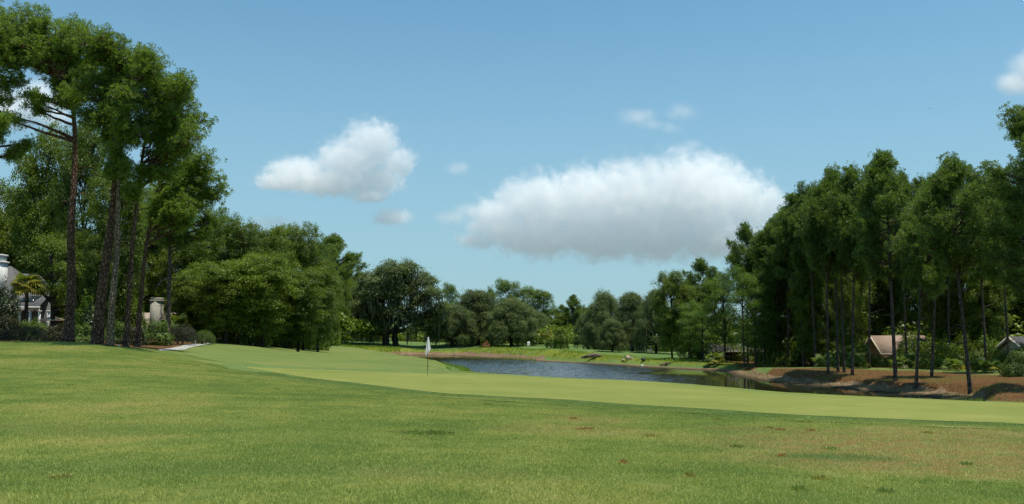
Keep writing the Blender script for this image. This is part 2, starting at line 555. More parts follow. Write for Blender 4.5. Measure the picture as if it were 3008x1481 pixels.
def ground_material():
    m, nt, out = new_mat('ground_turf')
    geo = N(nt, 'ShaderNodeNewGeometry'); pos = geo.outputs['Position']
    c = turf(nt)
    far = attr(nt, 'far')
    nf = noise(nt, scaled(nt, pos, (1, 1, .2)), 0.07, 4, .6)
    fc = mixc(nt, mrange(nt, nf, .35, .65), (0.097, 0.168, 0.052), (0.143, 0.210, 0.059))
    c = mixc(nt, far, c, fc)
    c = mixc(nt, attr(nt, 'distant'), c, (0.20, 0.205, 0.18))  # ground beyond view made pale to bounce light up into the cloud bases
    # bright wild grass above the mud
    rd = attr(nt, 'reed'); nr = noise(nt, scaled(nt, pos, (1, 1, 1)), 0.55, 4, .7)
    rdm = math_(nt, 'MULTIPLY', rd, mrange(nt, nr, .3, .55))
    nr2 = noise(nt, pos, 1.7, 3)
    c = mixc(nt, rdm, c, mixc(nt, mrange(nt, nr2, .35, .65), (0.126, 0.160, 0.018), (0.202, 0.218, 0.025)))
    # pine straw and leaf litter
    st = attr(nt, 'straw'); ns = noise(nt, pos, 0.8, 5, .7)
    stm = mrange(nt, math_(nt, 'ADD', st, math_(nt, 'MULTIPLY_ADD', ns, 1.1, -0.55)), 0.35, 0.62)
    ns2 = noise(nt, pos, 3.5, 4, .75); ns3 = noise(nt, pos, 0.35, 3)
    straw = mixc(nt, mrange(nt, ns2, .3, .7), (0.080, 0.038, 0.015), (0.185, 0.102, 0.042))
    straw = mixc(nt, math_(nt, 'MULTIPLY', mrange(nt, ns3, .55, .68), .65), straw, (0.109, 0.118, 0.029))
    c = mixc(nt, stm, c, straw)
    # mud
    mu = attr(nt, 'mud'); nm = noise(nt, pos, 1.3, 5, .7)
    mum = mrange(nt, math_(nt, 'ADD', mu, math_(nt, 'MULTIPLY_ADD', nm, .9, -.45)), .4, .6)
    mud = mixc(nt, mrange(nt, noise(nt, pos, 2.2, 5, .7), .3, .7), (0.126, 0.080, 0.046), (0.286, 0.197, 0.122))
    wet = attr(nt, 'wet'); deep = attr(nt, 'deep')
    mud = mixc(nt, wet, mud, (0.050, 0.038, 0.024))
    c = mixc(nt, mum, c, mud)
    c = mixc(nt, deep, c, (0.012, 0.013, 0.008))
    hb = math_(nt, 'ADD', noise(nt, pos, 14.0, 4, .7), math_(nt, 'MULTIPLY', noise(nt, pos, 2.0, 4, .7), 1.5))
    principled(nt, out, c, 0.92, 0.08, hb, 0.10, 0.9)
    return m

def grid_mesh(name, X, Y, Z, mat, closed=False):
    nr, nc = X.shape
    V = np.stack([X, Y, Z], -1).reshape(-1, 3)
    idx = np.arange(nr * nc).reshape(nr, nc)
    if closed:
        a, b, c, d = idx[:-1], np.roll(idx, -1, 1)[:-1], np.roll(idx, -1, 1)[1:], idx[1:]
    else:
        a, b, c, d = idx[:-1, :-1], idx[:-1, 1:], idx[1:, 1:], idx[1:, :-1]
    F = np.stack([a, b, c, d], -1).reshape(-1, 4)
    mb = MB(); mb.add(V, F)
    return mb.build(name, mat, None, True)

rows = [0.0]
r_ = 1.2
while r_ < 4000:
    rows.append(r_)
    r_ *= 1.0 + (0.05 if r_ < 7 else 0.03 if r_ < 35 else 0.0105 if r_ < 230 else 0.03 if r_ < 500 else 0.12)
rows = np.array(rows)
az = np.concatenate([np.arange(-180, -55, 5.0), np.arange(-55, -36, 1.0), np.arange(-36, 36, 0.26), np.arange(36, 55, 1.0), np.arange(55, 180, 5.0)])
RR, AA = np.meshgrid(rows, np.radians(az), indexing='ij')
GX, GY = -RR * np.sin(AA) * -1.0, RR * np.cos(AA)
GX = GX[:, ::-1]; GY = GY[:, ::-1]
GZ = height(GX, GY)
sdg = poly_sd(GX, GY, COLLAR).reshape(GX.shape)
sdf = poly_sd(GX, GY, FAIR).reshape(GX.shape)
PATH = edge([(158, 349.8), (172, 348.2), (188, 344.7)]) + [tuple(at(214, 341.7, 96)[:2]), tuple(at(232, 341.5, 112)[:2]), (-36.5, 125), (-33.6, 125), tuple(at(229, 342, 104)[:2])] + edge([(212, 343.8), (193, 347.4), (178, 350.4), (160, 351)])
PATH = np.array(PATH)
sdp = poly_sd(GX, GY, PATH).reshape(GX.shape)
sd_all = np.minimum(np.minimum(sdg, sdf), sdp)
GZ = GZ - 0.05 * smooth(-0.15, -1.3, sd_all)
ground = grid_mesh('ground', GX, GY, GZ, ground_material(), True)
tag(ground, kind='structure')
sdw = pond_sd(GX, GY)
far_side = ((GY > 95 + 0 * GX) | (GX > 14)) & ~((GY < 100) & (GX < 14))
near_m = np.where((GY < 150) & (GX < -1 - (GY - 74) * 0.12) & (GY < 170), 0.35, 1.0)
def set_attr(o, name, v):
    a = o.data.attributes.new(name, 'FLOAT', 'POINT'); a.data.foreach_set('value', np.asarray(v, np.float32).ravel())
right_bank = (GX > 23.5) & (GY < 98)
wmud = np.where(right_bank, 2.4, np.where(GY > 150, 2.8, 1.5))
mud = smooth(wmud + 0.9, wmud - 0.6, sdw) * np.where((GX < 0) & (GY < 145) | (GX < 16) & (GY < 75), 0.15, 1.0)
set_attr(ground, 'mud', mud)
set_attr(ground, 'deep', smooth(-0.08, -0.35, GZ) * (sdw < 0.5))
set_attr(ground, 'wet', smooth(0.7, 0.0, GZ / 0.16 - 0.2))
reed = smooth(2.0, 3.2, sdw) * smooth(9.5, 5.5, sdw) * (GY > 100) * np.where(right_bank, 0, 1)
set_attr(ground, 'reed', reed)
BANK = [(23, 96), (26, 92), (33, 90), (38, 84), (40.5, 75), (42, 67), (46, 55), (60, 50), (60, 40), (40, 44), (27, 50), (24, 56), (25, 70), (22, 84), (21, 94)]
BED = [tuple(at(-60, 341, 58)[:2]), tuple(at(0, 343, 58)[:2]), tuple(at(40, 343.5, 59)[:2]), tuple(at(85, 344, 58.5)[:2]), tuple(at(132, 346, 60)[:2])] + edge([(150, 348.5), (165, 349.4), (176, 347)]) + [tuple(at(200, 343, 88)[:2]), (-38, 112), (-45, 140), (-50, 200), (-75, 240), (-130, 240), (-130, 58)]
WOODR = [(24, 100), (34, 97), (44, 84), (60, 76), (90, 70), (140, 80), (140, 240), (70, 240), (40, 190), (30, 160), (30, 135)]
st = np.maximum(smooth(0.8, -1.0, poly_sd(GX, GY, BANK)), smooth(0.8, -0.8, poly_sd(GX, GY, BED))).reshape(GX.shape)
st = np.maximum(st, (smooth(2, -4, poly_sd(GX, GY, WOODR)) * 0.72).reshape(GX.shape))
set_attr(ground, 'straw', st)
set_attr(ground, 'far', smooth(60, 110, GY))
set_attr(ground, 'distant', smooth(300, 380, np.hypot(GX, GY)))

# ------------------------------------------------------------------ cut sheets of turf, the path, the water
def sheet(name, poly, lift, mat, step, zfun=None, edge_drop=0.0):
    P = np.asarray(poly, float)
    # resample the outline
    L = []
    for i in range(len(P)):
        a, b = P[i], P[(i + 1) % len(P)]
        k = max(1, int(np.linalg.norm(b - a) / (step * 1.2)))
        for j in range(k): L.append(a + (b - a) * j / k)
    L = np.array(L)
    x0, y0 = L.min(0); x1, y1 = L.max(0)
    gx, gy = np.meshgrid(np.arange(x0, x1, step), np.arange(y0, y1, step))
    rng = np.random.default_rng(4)
    gx = gx + (rng.random(gx.shape) - .5) * step * .3; gy = gy + (rng.random(gy.shape) - .5) * step * .3
    s = poly_sd(gx, gy, L)
    ins = s < -0.45 * step
    pts = np.vstack([L, np.stack([gx.ravel()[ins], gy.ravel()[ins]], 1)])
    n = len(L)
    vv = [Vector(p) for p in pts]
    res = geometry.delaunay_2d_cdt(vv, [(i, (i + 1) % n) for i in range(n)], [list(range(n))], 1, 1e-4)
    V2 = np.array([(v.x, v.y) for v in res[0]]); F = [f for f in res[2] if len(f) == 3]
    z = (height(V2[:, 0], V2[:, 1]) if zfun is None else zfun(V2[:, 0], V2[:, 1])) + lift
    F = np.array(F)
    a, b, c = V2[F[:, 0]], V2[F[:, 1]], V2[F[:, 2]]
    cr = (b[:, 0] - a[:, 0]) * (c[:, 1] - a[:, 1]) - (b[:, 1] - a[:, 1]) * (c[:, 0] - a[:, 0])
    F[cr < 0] = F[cr < 0][:, ::-1]
    mb = MB(); mb.add(np.column_stack([V2, z]), F)
    o = mb.build(name, mat, None, True)
    return tag(o, kind='structure')

def green_material():
    m, nt, out = new_mat('putting_turf')
    geo = N(nt, 'ShaderNodeNewGeometry'); pos = geo.outputs['Position']
    n1 = noise(nt, scaled(nt, pos, (1, 1, .1)), 0.13, 4, .55); n2 = noise(nt, scaled(nt, pos, (1, 1, .1)), 1.1, 4, .65); n3 = noise(nt, pos, 9.0, 3, .7)
    v = math_(nt, 'ADD', math_(nt, 'MULTIPLY', n1, .55), math_(nt, 'ADD', math_(nt, 'MULTIPLY', n2, .28), math_(nt, 'MULTIPLY', n3, .17)))
    c = ramp(nt, v, [(.38, (0.148, 0.178, 0.040)), (.5, (0.181, 0.203, 0.048)), (.62, (0.221, 0.232, 0.063))])
    wv = N(nt, 'ShaderNodeTexWave'); wv.inputs['Scale'].default_value = .16; wv.inputs['Distortion'].default_value = 1.2; wv.inputs['Detail'].default_value = 1.0
    rot = N(nt, 'ShaderNodeMapping'); rot.inputs['Rotation'].default_value = (0, 0, R(35)); nt.links.new(pos, rot.inputs['Vector']); nt.links.new(rot.outputs[0], wv.inputs['Vector'])
    c = mixc(nt, math_(nt, 'MULTIPLY', wv.outputs['Fac'], .16), c, (0.147, 0.205, 0.045))
    sp = noise(nt, pos, 3.2, 2, .5)
    c = mixc(nt, math_(nt, 'MULTIPLY', mrange(nt, sp, .66, .74), .35), c, (0.167, 0.186, 0.054))
    sq = noise(nt, scaled(nt, pos, (.5, 1.3, .1)), .55, 4, .65)
    c = mixc(nt, math_(nt, 'MULTIPLY', mrange(nt, sq, .52, .68), .4), c, (0.265, 0.251, 0.077))
    principled(nt, out, c, .9, .08, n3, .006, .6)
    return m

def collar_material():
    m, nt, out = new_mat('collar_turf')
    geo = N(nt, 'ShaderNodeNewGeometry'); pos = geo.outputs['Position']
    n2 = noise(nt, scaled(nt, pos, (1, 1, .1)), .8, 4, .65); n3 = noise(nt, pos, 8.0, 3, .7)
    v = math_(nt, 'ADD', math_(nt, 'MULTIPLY', n2, .6), math_(nt, 'MULTIPLY', n3, .4))
    c = ramp(nt, v, [(.35, (0.058, 0.115, 0.036)), (.5, (0.085, 0.145, 0.046)), (.65, (0.125, 0.175, 0.055))])
    f = ramp(nt, v, [(.35, (0.085, 0.140, 0.043)), (.5, (0.115, 0.165, 0.048)), (.65, (0.155, 0.190, 0.058))])
    c = mixc(nt, attr(nt, 'rim'), turf(nt), c)
    c = mixc(nt, attr(nt, 'cut'), c, f)
    principled(nt, out, c, .9, .08, n3, .02, .7)
    return m

def fairway_material():
    m, nt, out = new_mat('fairway_turf')
    geo = N(nt, 'ShaderNodeNewGeometry'); pos = geo.outputs['Position']
    n1 = noise(nt, scaled(nt, pos, (1, .45, .1)), .12, 4, .6); n2 = noise(nt, scaled(nt, pos, (1, 1, .1)), .9, 4, .65); n3 = noise(nt, pos, 7.0, 3, .7)
    v = math_(nt, 'ADD', math_(nt, 'MULTIPLY', n1, .5), math_(nt, 'ADD', math_(nt, 'MULTIPLY', n2, .3), math_(nt, 'MULTIPLY', n3, .2)))
    # mowing passes, faint
    wv = N(nt, 'ShaderNodeTexWave'); wv.inputs['Scale'].default_value = .055; wv.inputs['Distortion'].default_value = 5.0; wv.inputs['Detail'].default_value = 2.0
    wv.inputs['Detail Scale'].default_value = .6
    rot = N(nt, 'ShaderNodeMapping'); rot.inputs['Rotation'].default_value = (0, 0, R(62)); nt.links.new(pos, rot.inputs['Vector']); nt.links.new(rot.outputs[0], wv.inputs['Vector'])
    v = math_(nt, 'ADD', v, math_(nt, 'MULTIPLY_ADD', wv.outputs['Fac'], .05, -.025))
    c = ramp(nt, v, [(.38, (0.096, 0.144, 0.041)), (.5, (0.132, 0.173, 0.046)), (.62, (0.180, 0.197, 0.055))])
    principled(nt, out, c, .9, .08, n3, .02, .6)
    return m

fairway = sheet('fairway', FAIR, 0.012, fairway_material(), 1.4)
collar = sheet('green_collar', COLLAR, 0.020, collar_material(), 0.7)
_cv = np.array([tuple(v.co) for v in collar.data.vertices])
set_attr(collar, 'rim', smooth(1.4, 0.1, poly_sd(_cv[:, 0], _cv[:, 1], GREEN)))
set_attr(collar, 'cut', smooth(1.6, 0.6, poly_sd(_cv[:, 0], _cv[:, 1], FAIR)))
green = sheet('putting_green', GREEN, 0.030, green_material(), 0.9)
m_path, nt, out = new_mat('path_concrete')
tc = N(nt, 'ShaderNodeTexCoord')
f = noise(nt, tc.outputs['Object'], 1.2, 6, .7)
principled(nt, out, mixc(nt, mrange(nt, f, .3, .7), (0.27, 0.26, 0.235), (0.42, 0.405, 0.37)), .85, .2, f, .01, .3)
path = sheet('cart_path', PATH, 0.03, m_path, 0.8)

def water_material():
    m, nt, out = new_mat('pond_water')
    geo = N(nt, 'ShaderNodeNewGeometry'); pos = geo.outputs['Position']
    w1 = noise(nt, scaled(nt, pos, (1.0, 1.0, 0)), 3.5, 2, .6)
    w2 = noise(nt, scaled(nt, pos, (1.0, 1.0, 0)), 8.0, 2, .6)
    # the breeze reaches the open water, the lee under the right bank stays calm
    wind = attr(nt, 'wind')
    h = math_(nt, 'ADD', math_(nt, 'MULTIPLY', w1, 1.0), math_(nt, 'MULTIPLY', w2, .45))
    b = N(nt, 'ShaderNodeBump'); b.inputs['Distance'].default_value = 0.022
    nt.links.new(wind, b.inputs['Strength']); nt.links.new(h, b.inputs['Height'])
    p = principled(nt, out, (0.020, 0.020, 0.010), math_(nt, 'MULTIPLY_ADD', wind, .14, .05), .5)
    p.inputs['IOR'].default_value = 1.33
    nt.links.new(b.outputs[0], p.inputs['Normal'])
    return m

def wave_grid():
    st = 0.27
    gx, gy = np.meshgrid(np.arange(-37, 31, st), np.arange(46, 192, st))
    ins = poly_sd(gx, gy, POND).reshape(gx.shape) < 2.0
    rng = np.random.default_rng(8)
    h = np.zeros(gx.shape)
    for i in range(26):
        lam = rng.uniform(0.75, 1.8); a = 1.35 + rng.normal() * .55; k = 2 * math.pi / lam
        h += (0.031 * lam / (2 * math.pi)) * np.sin(k * (gx * math.cos(a) + gy * math.sin(a)) + rng.uniform(0, 6.28))
    line = gx - .165 * gy + (fbm(gx * .06, gy * .13, 3, 41) - .44) * 16
    wind = .02 + .98 * smooth(4.5, -2.0, line)
    wind *= .30 + .70 * smooth(178, 138, gy)
    wind *= .55 + .9 * fbm(gx * .09, gy * .05, 3, 55)
    z = h * wind
    idx = np.cumsum(ins.ravel()).reshape(ins.shape) - 1
    q = ins[:-1, :-1] & ins[:-1, 1:] & ins[1:, 1:] & ins[1:, :-1]
    F = np.stack([idx[:-1, :-1][q], idx[:-1, 1:][q], idx[1:, 1:][q], idx[1:, :-1][q]], 1)
    mb = MB(); mb.add(np.stack([gx[ins], gy[ins], z[ins]], 1), F)
    o = mb.build('pond_water', water_material(), None, True)
    set_attr(o, 'wind', wind[ins])
    return tag(o, kind='structure')
water = wave_grid()
# ------------------------------------------------------------------ plants: builders
M_PINE = leaf_mat('pine_needles', (0.042, 0.082, 0.012), (0.200, 0.285, 0.050), 0.38, clump=0.45)
M_PINE2 = leaf_mat('pine_needles_dull', (0.036, 0.074, 0.014), (0.160, 0.235, 0.048), 0.36, clump=0.45)
M_HARD = leaf_mat('hardwood_leaves', (0.032, 0.064, 0.006), (0.165, 0.230, 0.020), 0.27, clump=0.35)
M_LIGHT = leaf_mat('sweetgum_leaves', (0.050, 0.110, 0.014), (0.150, 0.240, 0.036), 0.36, clump=0.4)
M_OAK = leaf_mat('live_oak_leaves', (0.046, 0.072, 0.022), (0.160, 0.205, 0.070), 0.28, clump=0.35)
M_MOSS = leaf_mat('spanish_moss', (0.075, 0.090, 0.055), (0.150, 0.165, 0.110), 0.25, clump=0.6, spec=0.1)
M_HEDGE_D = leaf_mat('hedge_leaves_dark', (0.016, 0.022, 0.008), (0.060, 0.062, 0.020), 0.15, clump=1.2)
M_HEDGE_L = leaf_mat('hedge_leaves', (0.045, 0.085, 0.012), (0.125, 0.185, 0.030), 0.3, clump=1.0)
M_SHRUB = leaf_mat('shrub_leaves', (0.040, 0.080, 0.016), (0.135, 0.205, 0.036), 0.3, clump=1.0)
M_PALM = leaf_mat('palm_fronds', (0.060, 0.105, 0.020), (0.170, 0.225, 0.050), 0.3, clump=1.5)
M_PALMY = leaf_mat('palm_fronds_yellow', (0.170, 0.175, 0.020), (0.320, 0.290, 0.040), 0.35, clump=1.5)
M_REED = leaf_mat('reed_blades', (0.120, 0.190, 0.018), (0.240, 0.320, 0.030), 0.35, clump=0.8)
M_BARK = bark_mat('pine_bark', (0.12, 0.070, 0.050), (0.235, 0.140, 0.100))
M_BARKL = bark_mat('fern_covered_bark', (0.19, 0.13, 0.09), (0.36, 0.29, 0.22), 7.0, 4.0)
M_BARKG = bark_mat('grey_bark', (0.10, 0.080, 0.064), (0.20, 0.165, 0.135))
M_TRUNKD = bark_mat('hardwood_bark', (0.050, 0.042, 0.034), (0.095, 0.082, 0.068))

def rdir(rng, n):
    v = rng.normal(size=(n, 3)); return v / np.linalg.norm(v, axis=1, keepdims=True)
def unit(v):
    return v / np.maximum(np.linalg.norm(v, axis=-1, keepdims=True), 1e-9)

def bez(p0, p1, p2, n):
    t = np.linspace(0, 1, n)[:, None]
    return (1 - t) ** 2 * np.asarray(p0) + 2 * t * (1 - t) * np.asarray(p1) + t * t * np.asarray(p2)

def path_at(path, z):
    """point on a rising trunk path at height z"""
    zs = path[:, 2]
    return np.array([np.interp(z, zs, path[:, k]) for k in range(3)])

def needles(rng, mb, P, D, L, K, wid):
    n = len(P)
    if n == 0: return
    P = np.repeat(P, K, 0); D = np.repeat(D, K, 0)
    d = unit(D * 0.55 + rng.normal(size=P.shape) * 0.62)
    ln = L * rng.uniform(.65, 1.1, (len(P), 1))
    side = unit(np.cross(d, rng.normal(size=P.shape))) * wid * rng.uniform(.6, 1.2, (len(P), 1))
    base = P + d * ln * 0.12
    tip = P + d * ln
    V = np.stack([base, tip - side, tip + side], 1).reshape(-1, 3)
    mb.add(V, np.arange(len(V)).reshape(-1, 3))

def trunk_tube(mb, path, r0, r1, seg=8, flare=1.45):
    n = len(path)
    t = np.linspace(0, 1, n)
    rad = r0 * (1 - t) + r1 * t
    rad = rad * (1 + (flare - 1) * np.exp(-t * 28))
    mb.tube(path, rad, seg)

def dense_path(pts, n=26):
    P = catmull(np.asarray(pts, float), 8, False)
    s = np.concatenate([[0], np.cumsum(np.linalg.norm(np.diff(P, axis=0), axis=1))])
    q = np.linspace(0, s[-1], n)
    q[1] = min(q[1], 0.5)
    return np.array([[np.interp(v, s, P[:, k]) for k in range(3)] for v in q])

def pine_geo(seed, pts, r0, blobs, nl_k=2.6, twigs=10, K=18, L=0.30, wid=0.028, dead=3, zlo=None):
    rng = np.random.default_rng(seed)
    path = dense_path(pts)
    tr, cr = MB(), MB()
    trunk_tube(tr, path, r0, r0 * 0.28)
    ztop = path[-1, 2]
    TP, TD = [], []
    zmin = (min(c[2] - r for c, r in blobs) - 1.0) if zlo is None else zlo
    for c, r in blobs:
        c = np.asarray(c, float)
        nl = max(2, int(round(r * nl_k)))
        for i in range(nl):
            e = c + rdir(rng, 1)[0] * r * 0.6 * rng.random() ** 0.5 * np.array((1, 1, .75))
            pt = path_at(path, min(e[2], ztop))
            hd = np.hypot(*(e - pt)[:2])
            s = path_at(path, np.clip(e[2] - hd * rng.uniform(.15, .55) - rng.uniform(0, .5), zmin, ztop - 0.1))
            mid = (s + e) / 2 + np.array((0, 0, hd * rng.uniform(-.12, .12))) + rng.normal(size=3) * .12 * hd * .5
            B = bez(s, mid, e, 8)
            B[1:-1] += rng.normal(size=(6, 3)) * 0.05 * r
            rr = min(r0 * .38, 0.03 + 0.022 * np.linalg.norm(e - s))
            tr.tube(B, np.linspace(rr, 0.022, 8), 5, 0, False)
            for k in range(twigs):
                t = rng.uniform(.3, 1.0); nd = B[min(7, int(t * 7.99))]
                d = unit(rdir(rng, 1)[0] * 0.9 + unit(nd - pt + 1e-6) * .45 + np.array((0, 0, .35)))
                ln = r * rng.uniform(.35, .85)
                tip = nd + d * ln
                dv = (tip - c) / np.array((1, 1, .8)); dd = np.linalg.norm(dv)
                if dd > r * 1.08: tip = c + dv / dd * r * rng.uniform(.9, 1.08) * np.array((1, 1, .8))
                m = (nd + tip) / 2 + rng.normal(size=3) * .08 * r + np.array((0, 0, -.06 * r))
                W = bez(nd, m, tip, 3)
                tr.tube(W, np.linspace(.022, .012, 3), 3, 0, False)
                dirv = unit(tip - nd)
                for q, off in ((1.0, .05), (.86, .16), (.72, .22), (.55, .24), (.95, .25)):
                    p = nd + (tip - nd) * q + rng.normal(size=3) * off * .8
                    TP.append(p); TD.append(unit(dirv + np.array((0, 0, .5)) + rng.normal(size=3) * .3))
    for i in range(dead):
        z = rng.uniform(max(zmin - 5, path[0, 2] + 3), zmin + .5)
        s = path_at(path, z); a = rng.uniform(0, 6.28); ln = rng.uniform(.5, 1.8)
        e = s + np.array((math.cos(a), math.sin(a), rng.uniform(-.1, .4))) * ln
        tr.tube(bez(s, (s + e) / 2 + rng.normal(size=3) * .1, e, 4), np.linspace(.04, .012, 4), 4, 0, False)
    needles(rng, cr, np.array(TP), np.array(TD), L, K, wid)
    return tr, cr

def leaf_quads(rng, mb, P, Nn, size, asp=0.62):
    n = len(P)
    Nn = unit(Nn)
    a = unit(np.cross(Nn, rng.normal(size=(n, 3)))); b = np.cross(Nn, a)
    s = size * rng.uniform(.6, 1.25, (n, 1))
    fold = Nn * s * .12
    V = np.stack([P - a * s * .5, P + b * s * .5 * asp + fold, P + a * s * .5, P - b * s * .5 * asp + fold], 1).reshape(-1, 3)
    mb.add(V, np.arange(n * 4).reshape(-1, 4))

def broad_geo(seed, pts, r0, blobs, dens=26.0, leaf=0.24, cl=0.33, cluster=26, up=0.75, moss=0, rim=0.55, mossl=(0.7, 1.9), limb_r=.5, lobe=True, mossw=.09):
    """blobs: (centre, radius or (rx,ry,rz)). Leaves sit in clusters over the shell of each blob"""
    rng = np.random.default_rng(seed)
    path = dense_path(pts, 14)
    tr, cr, mo = MB(), MB(), MB()
    trunk_tube(tr, path, r0, r0 * .4, 8, 1.6)
    ztop = path[-1, 2]
    for c, r in blobs:
        c = np.asarray(c, float); r3 = np.array((r, r, r * .8)) if np.isscalar(r) else np.asarray(r, float)
        hd = np.hypot(*(c - path_at(path, c[2]))[:2])
        zs = np.clip(c[2] - hd * .7 - r3[2] * .4, path[0, 2] + (ztop - path[0, 2]) * .3, ztop)
        s = path_at(path, zs)
        mid = (s + c) / 2 + np.array((0, 0, hd * .10)) + rng.normal(size=3) * .08 * hd
        B = bez(s, mid, c, 7)
        rr = r0 * limb_r
        tr.tube(B, np.linspace(rr, rr * .25, 7), 6, 0, False)
        area = 4 * math.pi * ((r3[0] * r3[1]) ** 1.6 / 3 + (r3[0] * r3[2]) ** 1.6 / 3 + (r3[1] * r3[2]) ** 1.6 / 3) ** (1 / 1.6)
        ncl = max(6, int(area * dens / cluster))
        d = rdir(rng, ncl); d[:, 2] = np.where(d[:, 2] < -.35, np.abs(d[:, 2]), d[:, 2])
        rad = rng.uniform(rim, 1.05, (ncl, 1)) ** .6
        # uneven skin: push clusters in and out
        lump = 1.0 + 0.28 * (np.sin(d[:, :1] * 5.3 + seed) * np.sin(d[:, 1:2] * 6.1 + 2 * seed) + .6 * np.sin(d[:, 2:] * 9 + seed))
        C = c + d * rad * r3 * (lump if lobe else 1.0)
        for k in range(0, ncl, 5):
            nd = B[rng.integers(3, 7)]
            tr.tube(bez(nd, (nd + C[k]) / 2 + rng.normal(size=3) * .15, C[k], 4), np.linspace(rr * .22, .012, 4), 3, 0, False)
        P = np.repeat(C, cluster, 0) + rng.normal(size=(ncl * cluster, 3)) * cl * np.array((1, 1, .62))
        Nn = np.repeat(d, cluster, 0) * .45 + np.array((0, 0, up)) + rng.normal(size=P.shape) * .55
        leaf_quads(rng, cr, P, Nn, leaf)
        if moss:
            nm = int(area * moss * .25)
            dm = rdir(rng, nm); dm[:, 2] = -np.abs(dm[:, 2]) * .8 + .25
            Q = c + unit(dm) * r3 * rng.uniform(.7, 1.02, (nm, 1))
            ln = rng.uniform(mossl[0], mossl[1], (nm, 1)); w = rng.uniform(mossw * .6, mossw * 1.4, (nm, 1))
            a = rng.uniform(0, 6.28, nm); sd = np.stack([np.cos(a), np.sin(a), np.zeros(nm)], 1) * w
            dn = np.array((0, 0, -1.0)) * ln + rng.normal(size=(nm, 3)) * .06
            V = np.stack([Q - sd * .5, Q + sd * .5, Q + dn * .45 + sd, Q + dn, Q + dn * .5 - sd], 1).reshape(-1, 3)
            i5 = np.arange(nm)[:, None] * 5
            F = np.concatenate([i5 + np.array([[0, 1, 2]]), i5 + np.array([[0, 2, 4]]), i5 + np.array([[4, 2, 3]])], 0)
            mo.add(V, F)
    return tr, cr, mo

def tree(name, label, cat, loc, tr, cr, mats, mo=None, group=None):
    t = thing(name, label, cat, loc, 0, group)
    tr.build('trunk', mats[0], t, True)
    cr.build('crown', mats[1], t)
    if mo is not None and mo.n: mo.build('moss', mats[2], t)['kind'] = 'stuff'
    return t

def base_at(px, Y, sink=0.0):
    """ground point under picture column px at depth Y"""
    x = (px - 512) / FPX * Y * CP
    x = float(at(px, 340, Y)[0])
    return np.array((x, Y, gz(x, Y) - sink))

def hero(px, Y, trunk_px, blobs_px, dz=1.4, seed=0):
    """trunk path and crown blobs given in picture columns and rows at depth Y -> metres, local to the base"""
    rng = np.random.default_rng(seed)
    b = base_at(px, Y)
    P = [np.array((0, 0, -.25))]
    for i, (x, y) in enumerate(trunk_px[1:]):
        p = at(x, y, Y) - b
        P.append(p + np.array((0, rng.uniform(-.2, .2), 0)))
    B = []
    for x, y, r in blobs_px:
        rr = r * mpp(Y)
        B.append((at(x, y, Y) - b + np.array((0, rng.uniform(-1, 1) * dz, 0)), rr))
    return b, P, B
# ------------------------------------------------------------------ the tall pines at the left edge
PINES_L = 'tall pines at the left edge of the lawn'
left_pines = [
 # px, depth, trunk rows, blobs, trunk radius, bark, label
 (68, 60, [(68, 341), (70, 290), (72, 230), (74, 160), (75, 120), (70, 96), (62, 76)],
  [(24, 32, 24), (50, 30, 23), (72, 36, 22), (88, 52, 23), (8, 50, 20), (36, 54, 22), (60, 58, 20), (78, 74, 18), (48, 76, 14), (20, 92, 7), (38, 100, 8), (28, 106, 6), (10, 120, 7), (62, 86, 15), (78, 98, 13), (52, 96, 9), (30, 18, 18), (66, 26, 16)], .36, M_BARK,
  'tall pine with thick straight trunk standing alone left of the leaning trunks'),
 (97, 58, [(97, 344), (102, 300), (109, 240), (114, 195), (118, 150), (121, 115), (124, 80)],
  [(98, 46, 21), (116, 52, 22), (134, 66, 22), (108, 74, 21), (90, 86, 18), (122, 92, 20), (104, 100, 18), (92, 118, 13), (116, 120, 16), (100, 134, 10)], .39, M_BARK,
  'tall pine with red brown trunk leaning right, next to the pale scaly trunk'),
 (110, 57, [(110, 345.5), (113, 300), (116, 250), (119, 200), (121, 150), (128, 115), (134, 85)],
  [(140, 60, 20), (156, 66, 20), (164, 80, 18), (148, 86, 20), (138, 104, 18), (152, 112, 17), (130, 128, 15), (142, 136, 14), (118, 152, 13), (126, 168, 12), (112, 172, 9)], .25, M_BARKL,
  'tall pine with pale grey brown scaly fern covered trunk'),
 (126, 58, [(126, 346), (128, 300), (132, 240), (137, 196), (144, 150), (152, 120), (158, 95)],
  [(176, 82, 19), (188, 98, 18), (172, 104, 18), (192, 120, 17), (176, 126, 18), (160, 130, 16), (196, 142, 16), (180, 148, 17), (160, 152, 15), (170, 168, 14), (148, 172, 13), (140, 190, 10)], .20, M_BARK,
  'slimmer pine with bare dark trunk right of the pale scaly trunk'),
 (137, 64, [(137, 338), (140, 300), (146, 250), (152, 210), (160, 175), (170, 150)],
  [(204, 160, 16), (188, 168, 17), (210, 178, 15), (194, 186, 16), (176, 186, 17), (206, 198, 13), (190, 204, 15), (162, 198, 15), (214, 190, 9), (176, 216, 13), (158, 214, 10), (196, 220, 9)], .21, M_BARK,
  'leaning pine set back from the lawn with the lowest crown of the left pines'),
 (168, 78, [(168, 328), (169, 280), (170, 220), (174, 190), (180, 170)],
  [(170, 214, 13), (186, 222, 13), (198, 208, 13), (150, 226, 12), (176, 202, 12), (212, 212, 9), (184, 236, 12), (206, 232, 9), (160, 240, 10), (216, 222, 6)], .24, M_BARKG,
  'thin open crowned pine with pale trunk behind the stone chimney'),
 (-22, 59, [(-22, 343), (-22, 280), (-20, 200), (-16, 120), (-10, 70)],
  [(-2, 16, 22), (6, 36, 20), (16, 22, 18), (14, 50, 16), (-14, 50, 22), (10, 78, 13), (4, 62, 14), (2, 96, 9), (14, 124, 7), (-6, 132, 10), (8, 150, 8), (20, 140, 5)], .27, M_BARK,
  'pine rising outside the left edge with only its branch tips in view'),
]
